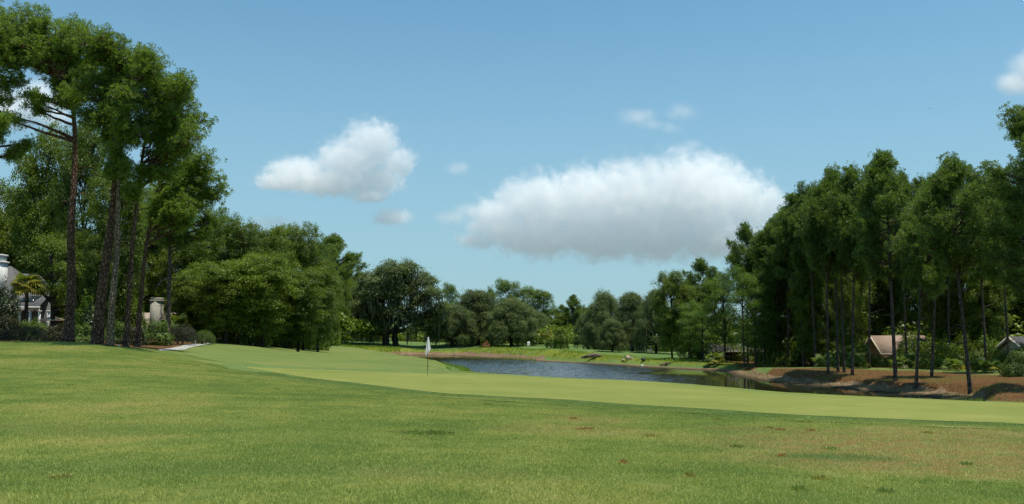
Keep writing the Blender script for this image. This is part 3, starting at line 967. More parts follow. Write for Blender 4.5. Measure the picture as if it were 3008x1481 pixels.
for i, (px, Y, tp, bl, r0, bark, lab) in enumerate(left_pines):
    b, P, B = hero(px, Y, tp, [(x, y, r * 1.12) for x, y, r in bl], 1.5, 10 + i)
    tr, cr = pine_geo(20 + i, P, r0, B, 3.6, 16, 13, 0.25, 0.027, 9)
    tree('pine_tree', lab, 'tree', b, tr, cr, (bark, M_PINE), None, PINES_L)

# ------------------------------------------------------------------ prototypes of the woods
def blob_set(seed, H, W, zlo, n, rk=(.26, .42), dome=0.55, flat=.85):
    rng = np.random.default_rng(seed); out = []
    zc = (zlo + H) / 2; hz = (H - zlo) / 2
    out.append((np.array((0, 0, H - hz * .55)), W * .26))
    for i in range(n):
        f = (i + .5) / n
        z = -1 + 1.9 * f
        a = i * 2.4 + rng.uniform(-.5, .5)
        prof = math.sqrt(max(0.05, 1 - (z * .9 - .12) ** 2)) if z > -.2 else (.55 + .45 * (1 + z))
        r = W * rng.uniform(*rk) * .6
        rad = max(0, W * .5 * prof - r * .75) * rng.uniform(.75, 1.08)
        out.append((np.array((math.cos(a) * rad, math.sin(a) * rad, zc + z * hz * .9)), r))
    return out

class Proto:
    def __init__(s, H, W, parts):      # parts: list of (name, mesh, material is in mesh)
        s.H, s.W, s.parts = H, W, parts

def make_proto(H, W, tr, cr, mats, mo=None):
    t = bpy.data.objects.new('proto', None)
    P = []
    for nm, mb, m in (('trunk', tr, mats[0]), ('crown', cr, mats[1]), ('moss', mo, mats[2] if len(mats) > 2 else None)):
        if mb is None or not mb.n: continue
        o = mb.build(nm, m, None, nm == 'trunk')
        P.append((nm, o.data))
        bpy.data.objects.remove(o)
    bpy.data.objects.remove(t)
    return Proto(H, W, P)

def place(name, label, cat, proto, loc, H, W, rz, group=None, mats=None):
    t = thing(name, label, cat, loc, rz, group)
    s = H / proto.H; w = W / proto.W
    for nm, me in proto.parts:
        o = link(nm, me, t)
        o.scale = (w, w, s)
        if nm == 'moss': o['kind'] = 'stuff'
        if mats and nm in mats:
            o.material_slots[0].link = 'OBJECT'; o.material_slots[0].material = mats[nm]
    return t

HARD = []
for k in range(5):
    H, W = 16.0, 10.0 + (k % 3)
    bl = blob_set(40 + k, H, W, H * (.05 + .05 * (k % 2)), 19 + k, (.27, .44))
    tr, cr, _ = broad_geo(50 + k, [(0, 0, -.3), (.2, .1, 4), (-.1, .2, 8), (.1, 0, 13)], .30, bl, 38, .25, .34, 28, .7)
    HARD.append(make_proto(H, W, tr, cr, (M_TRUNKD, M_HARD)))
GUM = []
for k in range(3):
    H, W = 13.0, 6.4
    bl = blob_set(70 + k, H, W, H * .14, 15, (.24, .38))
    tr, cr, _ = broad_geo(80 + k, [(0, 0, -.3), (.1, .1, 4), (-.1, .1, 8), (.1, 0, 11.5)], .17, bl, 48, .17, .28, 26, .45)
    GUM.append(make_proto(H, W, tr, cr, (M_BARKG, M_LIGHT)))
PINE = []
for k in range(6):
    H, W = 18.0, 8.2
    rng = np.random.default_rng(90 + k)
    zlo = H * (.46 + .04 * (k % 3))
    bl = []
    nb = 19 + k % 3
    for i in range(nb):
        f = i / (nb - 1)
        z = zlo + (H - zlo - 1.0) * f
        a = i * 2.4 + rng.uniform(-.6, .6)
        prof = (.5 + .5 * min(1, f / .35)) * (1 if f < .65 else max(.1, 1 - ((f - .65) / .35) ** 1.6 * .95))
        r = rng.uniform(.95, 1.45) * (0.8 if f < .2 else 1)
        rad = max(0, W * .5 * prof - r * .8) * rng.uniform(.7, 1.1)
        bl.append(((math.cos(a) * rad, math.sin(a) * rad, z), r))
    lean = rng.uniform(-.5, .5, 2)
    tr, cr = pine_geo(95 + k, [(0, 0, -.3), (lean[0] * .3, lean[1] * .3, 5), (lean[0] * .6, lean[1] * .8, 10), (lean[0], lean[1], 14), (lean[0] * .8, lean[1], H - .8)], .17, bl, 3.2, 14, 11, .27, .033, 9)
    PINE.append(make_proto(H, W, tr, cr, (M_BARKG, M_PINE2)))
DOME = []       # round headed far pines, dense
for k in range(2):
    H, W = 16.0, 8.5
    bl = blob_set(120 + k, H, W, H * .42, 13, (.26, .4))
    tr, cr, _ = broad_geo(125 + k, [(0, 0, -.3), (.1, .1, 5), (-.1, .1, 10), (0, 0, 14)], .2, bl, 30, .26, .34, 24, .6)
    DOME.append(make_proto(H, W, tr, cr, (M_BARKG, M_PINE2)))
OAK = []
for k in range(4):
    H, W = 13.0, 15.0
    rng = np.random.default_rng(140 + k); bl = []
    for i in range(20):
        a = i * 2.4 + rng.uniform(-.4, .4); q = math.sqrt((i + .5) / 20)
        r = rng.uniform(1.6, 2.7)
        rad = q * (W * .5 - r * .8)
        z = H - 1.9 - (H * .62) * q ** 2.2 * rng.uniform(.8, 1.1)
        bl.append((np.array((math.cos(a) * rad, math.sin(a) * rad, max(2.2, z))), r))
    for i in range(9):
        a = i * .7 + rng.uniform(-.2, .2)
        bl.append((np.array((math.cos(a) * W * .40, math.sin(a) * W * .40, rng.uniform(1.4, 3.6))), rng.uniform(1.3, 1.9)))
    tr, cr, mo = broad_geo(150 + k, [(0, 0, -.3), (.2, .1, 1.5), (-.2, .2, 3.5), (0, 0, 7.5)], .5, bl, 46, .25, .40, 26, .55, 2.2, .5, (.8, 2.4), .45)
    OAK.append(make_proto(H, W, tr, cr, (M_TRUNKD, M_OAK, M_MOSS), mo))

# ------------------------------------------------------------------ the big live oak across the fairway
OAKS = 'grey green live oaks hung with moss beyond the pond'
b, P, B = hero(386, 200, [(386, 344.5), (386, 336), (388, 325), (396, 305)],
  [(372, 283, 13), (392, 275, 14), (408, 272, 12), (424, 284, 12), (434, 296, 10), (358, 296, 12), (380, 298, 16), (402, 294, 16), (420, 304, 13), (364, 310, 14), (345, 314, 9), (350, 326, 9),
   (372, 322, 11), (394, 314, 14), (412, 320, 11), (430, 316, 9), (341, 304, 6), (352, 336, 6), (366, 334, 7), (380, 330, 8), (412, 332, 7), (428, 331, 7), (440, 322, 8), (442, 308, 8), (400, 284, 14), (384, 286, 14), (366, 298, 12)], 4.0, 3)
tr, cr, mo = broad_geo(200, P, .85, B, 44, .36, .55, 26, .5, 1.6, .5, (1.2, 3.6), .42, mossw=.16)
trk2 = MB()
trk2.tube(dense_path([(2.2, .4, -.3), (1.9, .2, 2.2), (2.6, .3, 4.5), (5.0, .8, 8.5)], 10), np.linspace(.75, .35, 10), 8)
tr.V += []; tr.add(np.vstack(trk2.V), trk2.Q[0])
tree('live_oak', 'largest live oak with twin dark trunks and wide grey green crown behind the fairway', 'tree', b, tr, cr, (M_TRUNKD, M_OAK, M_MOSS), mo, OAKS)

def oak(px, Y, top, w, k, rz, label, low=None):
    g = base_at(px, Y)
    H = float(at(px, top, Y)[2] - g[2])
    return place('live_oak', label, 'tree', OAK[k], g, H, w * mpp(Y), rz, OAKS)
oak(371, 212, 296, 34, 1, .6, 'smaller live oak with two thin trunks left behind the largest live oak')
oak(452, 206, 303, 52, 0, 1.2, 'drooping live oak just right of the largest one, behind the flagstick')
oak(478, 214, 288, 64, 2, .4, 'broad live oak with pale rounded top right of the flagstick')
oak(512, 206, 298, 60, 3, 2.2, 'low wide live oak below the domed pines across the pond')
oak(536, 218, 312, 40, 1, 4.0, 'small live oak at the right foot of the domed pines')
oak(604, 172, 290, 46, 0, 3.0, 'left live oak of the three right of the slim lone pine')
oak(632, 158, 290, 46, 2, 5.0, 'middle live oak of the three right of the slim lone pine')
oak(656, 150, 289, 44, 3, 1.0, 'right live oak of the three right of the slim lone pine')
oak(588, 180, 312, 30, 1, 2.0, 'low mossy live oak beside the dark conical evergreen')
oak(612, 150, 318, 30, 2, 0.3, 'shortest live oak hanging over the far lawn above the driftwood')

# ------------------------------------------------------------------ far pines
def pine(name, label, px, Y, top, w, k, rz, group, dense=False, mats=None):
    g = base_at(px, Y)
    H = float(at(px, top, Y)[2] - g[2])
    return place(name, label, 'tree', (DOME if dense else PINE)[k], g, H, w * mpp(Y) * (1 if dense else 1.3), rz, group, mats)
FARP = 'far pines above the live oaks'
pine('pine_tree', 'small lone round headed pine poking above the oaks right of the flag', 450, 262, 283, 20, 0, 0, FARP, True)
pine('pine_tree', 'tiny pine top left of the domed pines', 490, 262, 287, 10, 1, 0, FARP, True)
for px, top, w, k, lab in ((508, 279, 34, 0, 'tallest domed pine in the clump across the pond'), (528, 287, 32, 1, 'middle domed pine of the clump across the pond'),
                           (544, 290, 26, 0, 'right domed pine at the edge of the clump across the pond'), (518, 300, 36, 1, 'low domed pine in front of the clump across the pond'), (550, 308, 26, 0, 'lowest domed pine right of the clump across the pond')):
    pine('domed_pine', lab, px, 244 + (top - 280) * .4, top, w, k, px * .37, FARP, True)
pine('pine_tree', 'slim lone pine with see-through crown in the sky gap over the pond', 573, 236, 294, 22, 3, .5, FARP)
pine('pine_tree', 'faint slim pine just left of the slim lone pine', 562, 250, 304, 14, 1, .5, FARP)
for px, top, w, k in ((566, 312, 26, 0), (582, 306, 26, 2), (556, 318, 24, 3), (430, 312, 30, 1), (446, 306, 30, 2), (462, 310, 30, 0), (484, 306, 30, 4), (498, 304, 30, 3), (420, 316, 30, 2), (360, 300, 30, 1), (592, 308, 26, 1)):
    g = base_at(px, 246); H = float(at(px, top, 246)[2] - g[2])
    place('hardwood_tree', 'low rounded tree half hidden behind the far live oaks', 'tree', HARD[k], g, H, w * mpp(246), px, 'low trees behind the far live oaks')

# ------------------------------------------------------------------ the wood left of the pond
WOODL = 'broadleaf trees of the wood left of the pond'
def hard(px, Y, top, w, k, label, group, mats=None, name='hardwood_tree', P=None):
    g = base_at(px, Y)
    H = float(at(px, top, Y)[2] - g[2])
    return place(name, label, 'tree', (P or HARD)[k % len(P or HARD)], g, H, w * mpp(Y), px * 1.37, group, mats)
hl = [
 (188, 106, 238, 66, 0, 'broadleaf tree behind the stone chimney, left end of the wood'),
 (212, 112, 222, 60, 1, 'broadleaf tree of the wood right behind the thin open crowned pine'),
 (238, 108, 217, 64, 2, 'highest rounded crown of the wood, right of the open sky'),
 (262, 112, 226, 56, 3, 'broadleaf tree of the wood just right of its highest crown'),
 (284, 118, 224, 44, 4, 'feathery topped broadleaf tree in the middle of the wood'),
 (303, 120, 228, 42, 0, 'feathery topped broadleaf tree left of the ragged pine'),
 (342, 216, 276, 34, 2, 'low broadleaf tree at the right foot of the wood'),
 (226, 94, 258, 72, 3, 'wide dark broadleaf tree at the front left of the wood'),
 (262, 97, 254, 66, 1, 'wide dark broadleaf tree at the front middle of the wood'),
 (298, 102, 268, 56, 4, 'sunlit low broadleaf tree at the front of the wood near the fairway crest'),
 (318, 118, 264, 44, 0, 'broadleaf tree at the front right of the wood beneath the ragged pine'),
 (196, 98, 270, 56, 2, 'low dark broadleaf tree behind the low clipped hedge'),
]
for a in hl: hard(*a, WOODL)
pine('pine_tree', 'ragged pine forming the right shoulder of the wood left of the pond', 332, 176, 233, 46, 2, 1.0, 'ragged pines at the right shoulder of the wood')
pine('pine_tree', 'ragged pine with sparse side branches low at the right tip of the wood', 349, 222, 254, 34, 4, 2.0, 'ragged pines at the right shoulder of the wood')
pine('pine_tree', 'dense pine among the highest crowns of the wood', 316, 128, 240, 40, 5, 2.0, 'ragged pines at the right shoulder of the wood')
# tree trunks in the shade of the wood
for px, Y, top in ((322, 132, 262), (330, 158, 268), (337, 190, 270), (311, 126, 262), (352, 226, 290), (345, 218, 285)):
    hard(px, Y, top, 30, int(px) % 5, 'slender dark trunked tree in the shade at the right end of the wood', 'slender trees in the shade of the wood')

# behind the left pines
LB = 'broadleaf trees behind the left pines'
for px, Y, top, w, k, lab, mt in (
 (34, 102, 128, 66, 0, 'yellow green tree in the sky gap under the left pine limbs', None),
 (78, 98, 122, 56, 1, 'bright green tree behind the straight left pine trunk', None),
 (2, 110, 206, 70, 2, 'dark broadleaf tree above the white chimney', None),
 (112, 84, 170, 62, 3, 'dark broadleaf tree behind the pale scaly trunk', None),
 (140, 108, 184, 60, 4, 'dark broadleaf tree right behind the leaning pine', None),
 (98, 82, 236, 40, 1, 'low dark broadleaf tree between the left pine trunks', None),
 (70, 96, 226, 46, 3, 'low dark broadleaf tree right of the palm', None),
 (124, 90, 240, 40, 0, 'low dark broadleaf tree behind the slim dark trunk', None),
 (166, 112, 228, 54, 2, 'broadleaf tree over the stone chimney', None),
 (30, 114, 186, 76, 4, 'tall broadleaf tree behind the house with the porch', None),
 (-34, 104, 170, 80, 0, 'broadleaf tree outside the left edge behind the house', None)):
    hard(px, Y, top, w, k, lab, LB)

# ------------------------------------------------------------------ right of the pond
GUMS = 'light green sweetgum trees on the right shore'
for px, Y, top, w, k, lab in (
 (744, 106, 262, 40, 0, 'left sweetgum with white base trunk right at the tip of the bank'),
 (755, 108, 268, 44, 1, 'leafy sweetgum in the middle of the clump at the tip of the bank'),
 (764, 110, 274, 34, 2, 'right sweetgum of the clump at the tip of the bank'),
 (724, 116, 268, 44, 2, 'light green sweetgum left of the clump at the tip of the bank'),
 (703, 118, 309, 46, 0, 'short drooping bright green tree on the right shore'),
 (690, 122, 300, 30, 1, 'short sweetgum beside the drooping bright green tree')):
    hard(px, Y, top, w, k, lab, GUMS, None, 'sweetgum_tree', GUM)
SH = 'dark broadleaf trees on the right shore'
hard(672, 128, 272, 40, 1, 'dark broadleaf tree with leaning trunk at the left end of the right shore', SH)
hard(690, 132, 282, 40, 3, 'dark broadleaf tree second from the left end of the right shore', SH)
pine('pine_tree', 'pine with knobbly top above the dark trees at the left end of the right shore', 702, 134, 257, 34, 1, .3, 'right shore pines')
hard(716, 138, 276, 38, 0, 'dark broadleaf tree behind the drooping bright green tree', SH)

RP = 'tall pines on the right bank'
rp = [
 # px, Y, top, width, k, rz, label
 (747, 116, 221, 34, 1, .2, 'small pine at the left end of the right pines, set against the big cloud'),
 (777, 110, 216, 44, 1, 1.3, 'pine with leafy side branches just right of the small left end pine'),
 (803, 104, 190, 52, 0, 2.0, 'pine with broad flat shoulder left of the tallest right bank pines'),
 (827, 81, 178, 54, 2, .7, 'leftmost slim pine trunk on the straw bank'),
 (837, 83, 170, 54, 4, 2.2, 'pine trunk close behind the leftmost slim pine on the straw bank'),
 (843, 82, 168, 54, 5, 3.9, 'pine second in the tight row of four on the straw bank'),
 (851, 79, 163, 58, 1, 5.0, 'pine at the right end of the tight row of four on the straw bank'),
 (868, 92, 158, 50, 3, 1.0, 'pine in front of the brown roofed house gable'),
 (894, 71, 148, 72, 0, 2.9, 'tallest pine on the bank right of the brown roofed house'),
 (914, 67, 186, 62, 4, 4.1, 'thin pine leaning right at the water end of the bank'),
 (930, 74, 168, 60, 2, 3.3, 'pine leaning right behind the thin leaning pine'),
 (968, 61, 153, 76, 5, 1.1, 'pine with pale lit trunk standing alone on the lit straw slope'),
 (906, 98, 170, 44, 1, 4.6, 'dark thick trunked pine behind the thin leaning pine'),
 (880, 126, 178, 52, 3, 1.9, 'pine standing back between the tallest pine and the house pine'),
 (858, 106, 176, 52, 1, 0.4, 'pine standing back left of the brown roofed house'),
 (815, 102, 182, 52, 5, 2.4, 'pine standing back left of the leftmost slim trunk'),
 (788, 108, 206, 50, 2, 5.1, 'bushy crowned pine below the broad flat shouldered pine'),
 (926, 120, 176, 50, 1, 0.6, 'pine standing back behind the leaning pines'),
 (1004, 98, 170, 54, 4, 1.5, 'pine standing back beside the large dark pine'),
 (1008, 78, 166, 54, 0, 3.5, 'pine with full crown just left of the large dark pine'),
 (1036, 84, 132, 60, 3, 1.2, 'tall pine behind the large dark pine at the right edge'),
 (764, 114, 234, 40, 4, 1.5, 'short pine between the small left end pine and the clump'),
 (948, 92, 164, 46, 0, 0.9, 'pine far back between the leaning pine and the lone lit pine'),
 (985, 88, 164, 50, 3, 2.6, 'pine behind the lone lit pine near the right edge'),
]
LEAN = {914: (.10, 0), 930: (.09, 0), 827: (.02, 0), 868: (.05, 0), 851: (.03, 0)}
for px, Y, top, w, k, rz, lab in rp:
    t = pine('pine_tree', lab, px, Y, top, w, k, rz, RP)
    t.rotation_euler = (((px * 37) % 11 - 5) * .006, ((px * 53) % 13 - 6) * .005, rz)
    if px in LEAN: t.rotation_euler = (0, LEAN[px][0], 0)
# the large dark pine at the right edge
b, P, B = hero(1046, 56, [(1046, 390), (1046, 320), (1044, 250), (1040, 190), (1034, 150)],
  [(1008, 122, 15), (1026, 122, 16), (1042, 132, 20), (1012, 150, 14), (1030, 160, 20), (1000, 166, 9), (1004, 184, 13), (1022, 196, 18), (1044, 190, 22), (1000, 214, 12), (1016, 228, 17), (1036, 236, 22),
   (1008, 252, 13), (1024, 268, 16), (1040, 280, 20)], 2.4, 77)
B = [(c, r * 1.25) for c, r in B]
tr, cr = pine_geo(78, P, .25, B, 3.0, 16, 13, .23, .025, 6)
tree('pine_tree', 'large dark pine cut by the right edge of the picture', 'tree', b, tr, cr, (M_BARKG, M_PINE2), None, RP)

RB = 'dark broadleaf trees behind the right pines'
rb = [(770, 122, 250, 46), (796, 118, 238, 56), (822, 112, 232, 56), (846, 108, 226, 56), (872, 128, 222, 60), (898, 130, 222, 60), (924, 122, 226, 58), (950, 104, 220, 60), (978, 100, 224, 58), (1004, 106, 218, 62), (1030, 108, 216, 64),
      (812, 104, 276, 40), (884, 128, 250, 60), (942, 112, 262, 44), (988, 96, 268, 44), (1020, 104, 262, 50), (780, 112, 284, 36), (848, 100, 268, 30), (1056, 104, 230, 70)]
for i, (px, Y, top, w) in enumerate(rb):
    hard(px, Y, top, w, i, 'dark broadleaf tree filling the shade behind the right bank pines', RB)

# ------------------------------------------------------------------ the far woods, one mass that nobody could count
def mass(name, segs, seed, mat, leaf=.45, per=9.0):
    rng = np.random.default_rng(seed); mb = MB()
    for (x0, y0, x1, y1, hgt, depth) in segs:
        Ln = math.hypot(x1 - x0, y1 - y0)
        nb = int(Ln / 1.1)
        for i in range(nb):
            f = rng.random()
            c = np.array((x0 + (x1 - x0) * f, y0 + (y1 - y0) * f, 0)) + np.array((0, rng.uniform(0, depth), 0))
            g = gz(c[0], c[1]); r = rng.uniform(1.6, 3.0)
            c[2] = g + rng.uniform(.5, hgt - r)
            n = int(per * 4 * r * r)
            d = rdir(rng, n); d[:, 2] = np.abs(d[:, 2]) - .3
            leaf_quads(rng, mb, c + d * r * rng.uniform(.7, 1.05, (n, 1)), d * .5 + np.array((0, 0, .5)) + rng.normal(size=(n, 3)) * .5, leaf)
    o = mb.build(name, mat)
    return tag(o, 'dim green mass of far woodland closing the view between the trunks', 'woodland', kind='stuff')
mass('woodland', [(-60, 120, -34, 150, 8, 10), (-75, 92, -44, 112, 8, 8), (-100, 92, -60, 92, 9, 10), (30, 125, 75, 100, 7, 6), (50, 100, 95, 84, 7, 8), (26, 150, 44, 128, 8, 8), (-5, 205, 26, 190, 6, 10), (-36, 225, 0, 215, 6, 10), (-70, 262, 30, 270, 9, 12), (-20, 276, 60, 262, 10, 12), (25, 200, 62, 168, 8, 10), (40, 150, 110, 120, 9, 10), (48, 138, 120, 112, 8, 8), (-80, 150, -36, 190, 9, 10), (-95, 118, -52, 130, 10, 10), (-60, 128, -30, 200, 8, 6)], 7, M_HARD, .6, 5.5)
# ------------------------------------------------------------------ shrubs and hedges
def shrub_geo(seed, rx, ry, rz, leaf, n, up=.4, lump=.16, flat=0.0):
    """clipped or loose shrub: leaves over and just inside a lumpy dome standing on the ground"""
    rng = np.random.default_rng(seed); mb = MB()
    d = rdir(rng, n); d[:, 2] = np.abs(d[:, 2])
    if flat: d = np.sign(d) * np.abs(d) ** (1 - flat); d = d / np.maximum(np.linalg.norm(d, axis=1, keepdims=True), .3) ; d = np.clip(d, -1, 1)
    l = 1 + lump * (np.sin(d[:, :1] * 7 + seed) * np.sin(d[:, 1:2] * 6 + seed * 2) + .5 * np.sin(d[:, 2:] * 11 + seed))
    P = d * np.array((rx, ry, rz)) * l * rng.uniform(.72, 1.03, (n, 1)) ** .7
    P[:, 2] = np.maximum(P[:, 2], -.1)
    leaf_quads(rng, mb, P, d * .8 + np.array((0, 0, up)) + rng.normal(size=(n, 3)) * .5, leaf)
    st = MB()
    for k in range(7):
        e = np.array((rng.uniform(-.6, .6) * rx, rng.uniform(-.6, .6) * ry, rz * .7))
        st.tube(bez((e[0] * .2, e[1] * .2, -.2), (e[0] * .5, e[1] * .5, rz * .3), e, 4), np.linspace(.04, .015, 4), 4)
    return mb, st

def shrub(name, label, px, Y, wpx, top, seed, mat, leaf=.09, dens=1.0, lump=.16, flat=0.0, depth=.8, group=None, cat='shrub', base=None):
    g = base_at(px, Y) if base is None else np.array((float(at(px, 340, Y)[0]), Y, base))
    rx = wpx * mpp(Y) * .5
    rz = max(.35, float(at(px, top, Y)[2] - g[2]))
    area = 2 * math.pi * rx * max(rz, rx * depth)
    n = int(min(11000, area / (leaf * leaf * .3) * 1.5 * dens))
    lv, st = shrub_geo(seed, rx, rx * depth, rz, leaf, n, .4, lump, flat)
    t = thing(name, label, cat, g, 0, group)
    st.build('stems', M_TRUNKD, t); lv.build('foliage', mat, t)
    return t

GL = 'garden shrubs under the left pines'
M_BLOOM = leaf_mat('white_blossom_leaves', (0.016, 0.034, 0.010), (0.075, 0.115, 0.030), .2, clump=1.0, dry=(.62, .62, .52))
shrub('flowering_shrub', 'dark shrub with white blossoms at the left edge before the porch', 2, 76, 34, 284, 14, M_BLOOM, .17, 1.0, .2, 0, .8, GL)
shrub('flowering_shrub', 'pale flowering shrub left of the leaning red brown trunk', 88, 74, 14, 304, 15, M_BLOOM, .14, 1.0, .2, 0, .8, GL)
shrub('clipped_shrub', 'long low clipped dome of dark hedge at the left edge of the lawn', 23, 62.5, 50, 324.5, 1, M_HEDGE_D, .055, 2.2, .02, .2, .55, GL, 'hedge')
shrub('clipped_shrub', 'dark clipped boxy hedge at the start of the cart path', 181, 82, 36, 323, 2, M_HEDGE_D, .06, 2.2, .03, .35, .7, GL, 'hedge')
shrub('clipped_shrub', 'low light green clipped hedge beside the cart path', 204, 87, 24, 330, 3, M_HEDGE_L, .065, 2.0, .05, .35, .7, GL, 'hedge')
shrub('loose_shrub', 'loose leafy shrub left of the dark boxy hedge', 157, 76, 30, 323, 4, M_SHRUB, .16, 1.0, .2, 0, .8, GL)
shrub('loose_shrub', 'shrub with pale green tips left of the leaning red brown trunk', 84, 68, 22, 325, 5, M_SHRUB, .14, 1.0, .2, 0, .8, GL)
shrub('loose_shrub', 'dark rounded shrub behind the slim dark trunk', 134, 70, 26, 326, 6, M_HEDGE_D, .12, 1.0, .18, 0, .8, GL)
shrub('loose_shrub', 'yellow green flowering shrub beneath the palm', 33, 74, 30, 319, 7, M_HEDGE_L, .13, 1.0, .2, 0, .8, GL)
shrub('loose_shrub', 'tall sunlit shrub between the straight trunk and the leaning trunk', 85, 78, 22, 296, 8, M_LIGHT, .2, .8, .25, 0, .8, GL)
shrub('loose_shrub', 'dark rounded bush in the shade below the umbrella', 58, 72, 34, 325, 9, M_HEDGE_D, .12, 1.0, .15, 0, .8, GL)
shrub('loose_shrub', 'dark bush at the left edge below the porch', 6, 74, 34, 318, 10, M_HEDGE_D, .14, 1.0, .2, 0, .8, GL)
shrub('loose_shrub', 'large dark shrub left of the stone chimney', 135, 84, 24, 306, 11, M_HARD, .2, .9, .25, 0, .8, GL)
shrub('loose_shrub', 'leafy shrub between the scaly trunk and the slim dark trunk', 118, 72, 22, 322, 12, M_SHRUB, .14, 1.0, .2, 0, .8, GL)
shrub('loose_shrub', 'grassy low clump at the foot of the straight left trunk', 80, 62, 20, 337, 13, M_SHRUB, .14, .8, .25, 0, .6, GL)

# under the wood left of the pond: dark undergrowth, shrub by shrub
UW = 'dark undergrowth shrubs at the foot of the wood'
rng = random.Random(5)
protoS = []
for k in range(4):
    lv, st = shrub_geo(300 + k, 2.0, 1.7, 2.0, .24, 1500, .4, .25)
    protoS.append(make_proto(2.0, 4.0, st, lv, (M_TRUNKD, M_HARD)))
def under(px, Y, top, w, k, label, group, mats=None):
    g = base_at(px, Y); H = max(.6, float(at(px, top, Y)[2] - g[2]))
    return place('undergrowth_shrub', label, 'shrub', protoS[k % 4], g, H, w * mpp(Y), px * 2.1, group, mats)
for i, px in enumerate(range(212, 352, 7)):
    under(px + rng.uniform(-2, 2), 104 + (px - 212) * .22 + max(0, px - 320) * 3.0 + rng.uniform(0, 5), 318 + rng.uniform(-10, 8), 20 + rng.uniform(-3, 6), i, 'dark shrub in the shade along the foot of the wood', UW)
UL = 'dark shrubs in the shade behind the left pines'
for i, px in enumerate(range(58, 176, 8)):
    under(px + rng.uniform(-3, 3), 100 + rng.uniform(-3, 8), 312 + rng.uniform(-10, 8), 24 + rng.uniform(-3, 6), i, 'dark shrub in the shade between the left pine trunks', UL)
UF = 'shrubs lining the far side beneath the live oaks'
for i, px in enumerate(range(352, 600, 9)):
    under(px + rng.uniform(-3, 3), 228 + rng.uniform(-6, 8), 327 + rng.uniform(-9, 6), 19 + rng.uniform(-3, 7), i, 'rounded shrub in the shade beneath the far live oaks', UF)
for i, px in enumerate(range(596, 690, 9)):
    under(px + rng.uniform(-3, 3), 178 + rng.uniform(-4, 8), 330 + rng.uniform(-9, 6), 20 + rng.uniform(-3, 7), i + 1, 'rounded shrub in the shade beneath the far live oaks', UF)
UR = 'shrubs in the shade behind the right bank'
for i, px in enumerate(range(690, 1040, 11)):
    low = 862 < px < 902
    under(px + rng.uniform(-3, 3), (132 if px < 760 else 114 - (px - 760) * .105) + rng.uniform(-3, 3), (357 if low else 345) + rng.uniform(-12, 6) * (.2 if low else 1), 24 + rng.uniform(-4, 8), i, 'leafy shrub in the shade behind the straw bank', UR)
shrub('conical_evergreen', 'dark conical evergreen at the edge of the far lawn', 561, 176, 16, 328, 21, M_HARD, .22, 1.2, .15, 0, .9, None, 'tree')
shrub('flowering_shrub', 'small orange flowering bush far behind the pond', 486, 196, 8, 342, 22, leaf_mat('orange_blossom', (.22, .09, .04), (.42, .20, .10), .2), .16, 1.0, .2)
shrub('clipped_shrub', 'bright rounded hedge at the right edge behind the straw bank', 1020, 70, 40, 352, 23, M_HEDGE_L, .1, 1.1, .1, 0, .8, None, 'hedge')

b, P, B = hero(52, 79, [(52, 341), (52, 318), (51, 290), (52, 262)], [(38, 264, 12), (54, 252, 15), (33, 284, 8), (44, 292, 10), (58, 292, 12), (66, 272, 12), (50, 270, 14), (44, 244, 12), (64, 304, 7)], 1.0, 66)
tr, cr, _ = broad_geo(67, P, .24, B, 60, .17, .3, 26, .6)
tree('hardwood_tree', 'dark round crowned tree hiding the right end of the porch roof', 'tree', b, tr, cr, (M_TRUNKD, M_HARD))
# ------------------------------------------------------------------ palms
def frond_mesh(seed, L=1.0, fan=.62, nl=15, droop=.35):
    """one fan frond along +x: a bent stalk carrying pointed segments"""
    rng = np.random.default_rng(seed); mb = MB()
    st = L * (1 - fan)
    mb.tube(bez((0, 0, 0), (st * .5, 0, .03), (st, 0, .0), 4), np.linspace(.018, .010, 4), 4)
    for i in range(nl):
        a = math.radians(-80 + 160 * i / (nl - 1)); ln = L * fan * (1 - .25 * abs(math.sin(a))) * rng.uniform(.9, 1.05)
        dx, dy = math.cos(a), math.sin(a)
        m = np.array((st + dx * ln * .6, dy * ln * .6, .03)); e = np.array((st + dx * ln, dy * ln, -droop * ln * rng.uniform(.5, 1.1)))
        px_, py_ = -dy, dx; w = .035 * L * 1.3
        V = [(st, 0, 0), (m[0] + px_ * w, m[1] + py_ * w, m[2]), (m[0] - px_ * w, m[1] - py_ * w, m[2]), tuple(e)]
        mb.add(V, [(0, 2, 1), (1, 2, 3)])
    return mb
FROND = []
for k in range(3):
    o = frond_mesh(k, 1.0, .6 + .05 * k, 15, .25 + .15 * k).build('frond', M_PALM); FROND.append(o.data); bpy.data.objects.remove(o)

def palm(name, label, loc, h, crown, nf, seed, group=None, tr_r=.14, low=-.5, yellow=0.0, cat='palm'):
    rng = random.Random(seed)
    t = thing(name, label, cat, loc, 0, group)
    if h > .5:
        tb = MB(); P = dense_path([(0, 0, -.2), (.06, .02, h * .5), (.02, 0, h)], 14)
        tb.tube(P, tr_r * (1 + .08 * np.array([(-1) ** i for i in range(14)])), 8); tb.build('trunk', M_BARKG, t, True)
    for i in range(nf):
        o = link('frond', FROND[rng.randrange(3)], t)
        f = (i + .5) / nf
        el = math.asin(max(-1, min(1, low + (1 - low) * f * .96)))
        o.rotation_euler = (rng.uniform(-.3, .3), -el, i * 2.4 + rng.uniform(-.3, .3))
        s = crown * rng.uniform(.85, 1.1); o.scale = (s, s, s); o.location = (0, 0, h)
        if rng.random() < yellow * (1.6 if f < .5 else .3):
            o.material_slots[0].link = 'OBJECT'; o.material_slots[0].material = M_PALMY
    return t
b = base_at(24, 78)
palm('palm_tree', 'fan palm with yellow lower fronds in front of the porch', b, float(at(24, 286, 78)[2] - b[2]), 1.75, 30, 4, None, .16, -.55, .8)
b = base_at(546.5, 184); b[2] -= .3
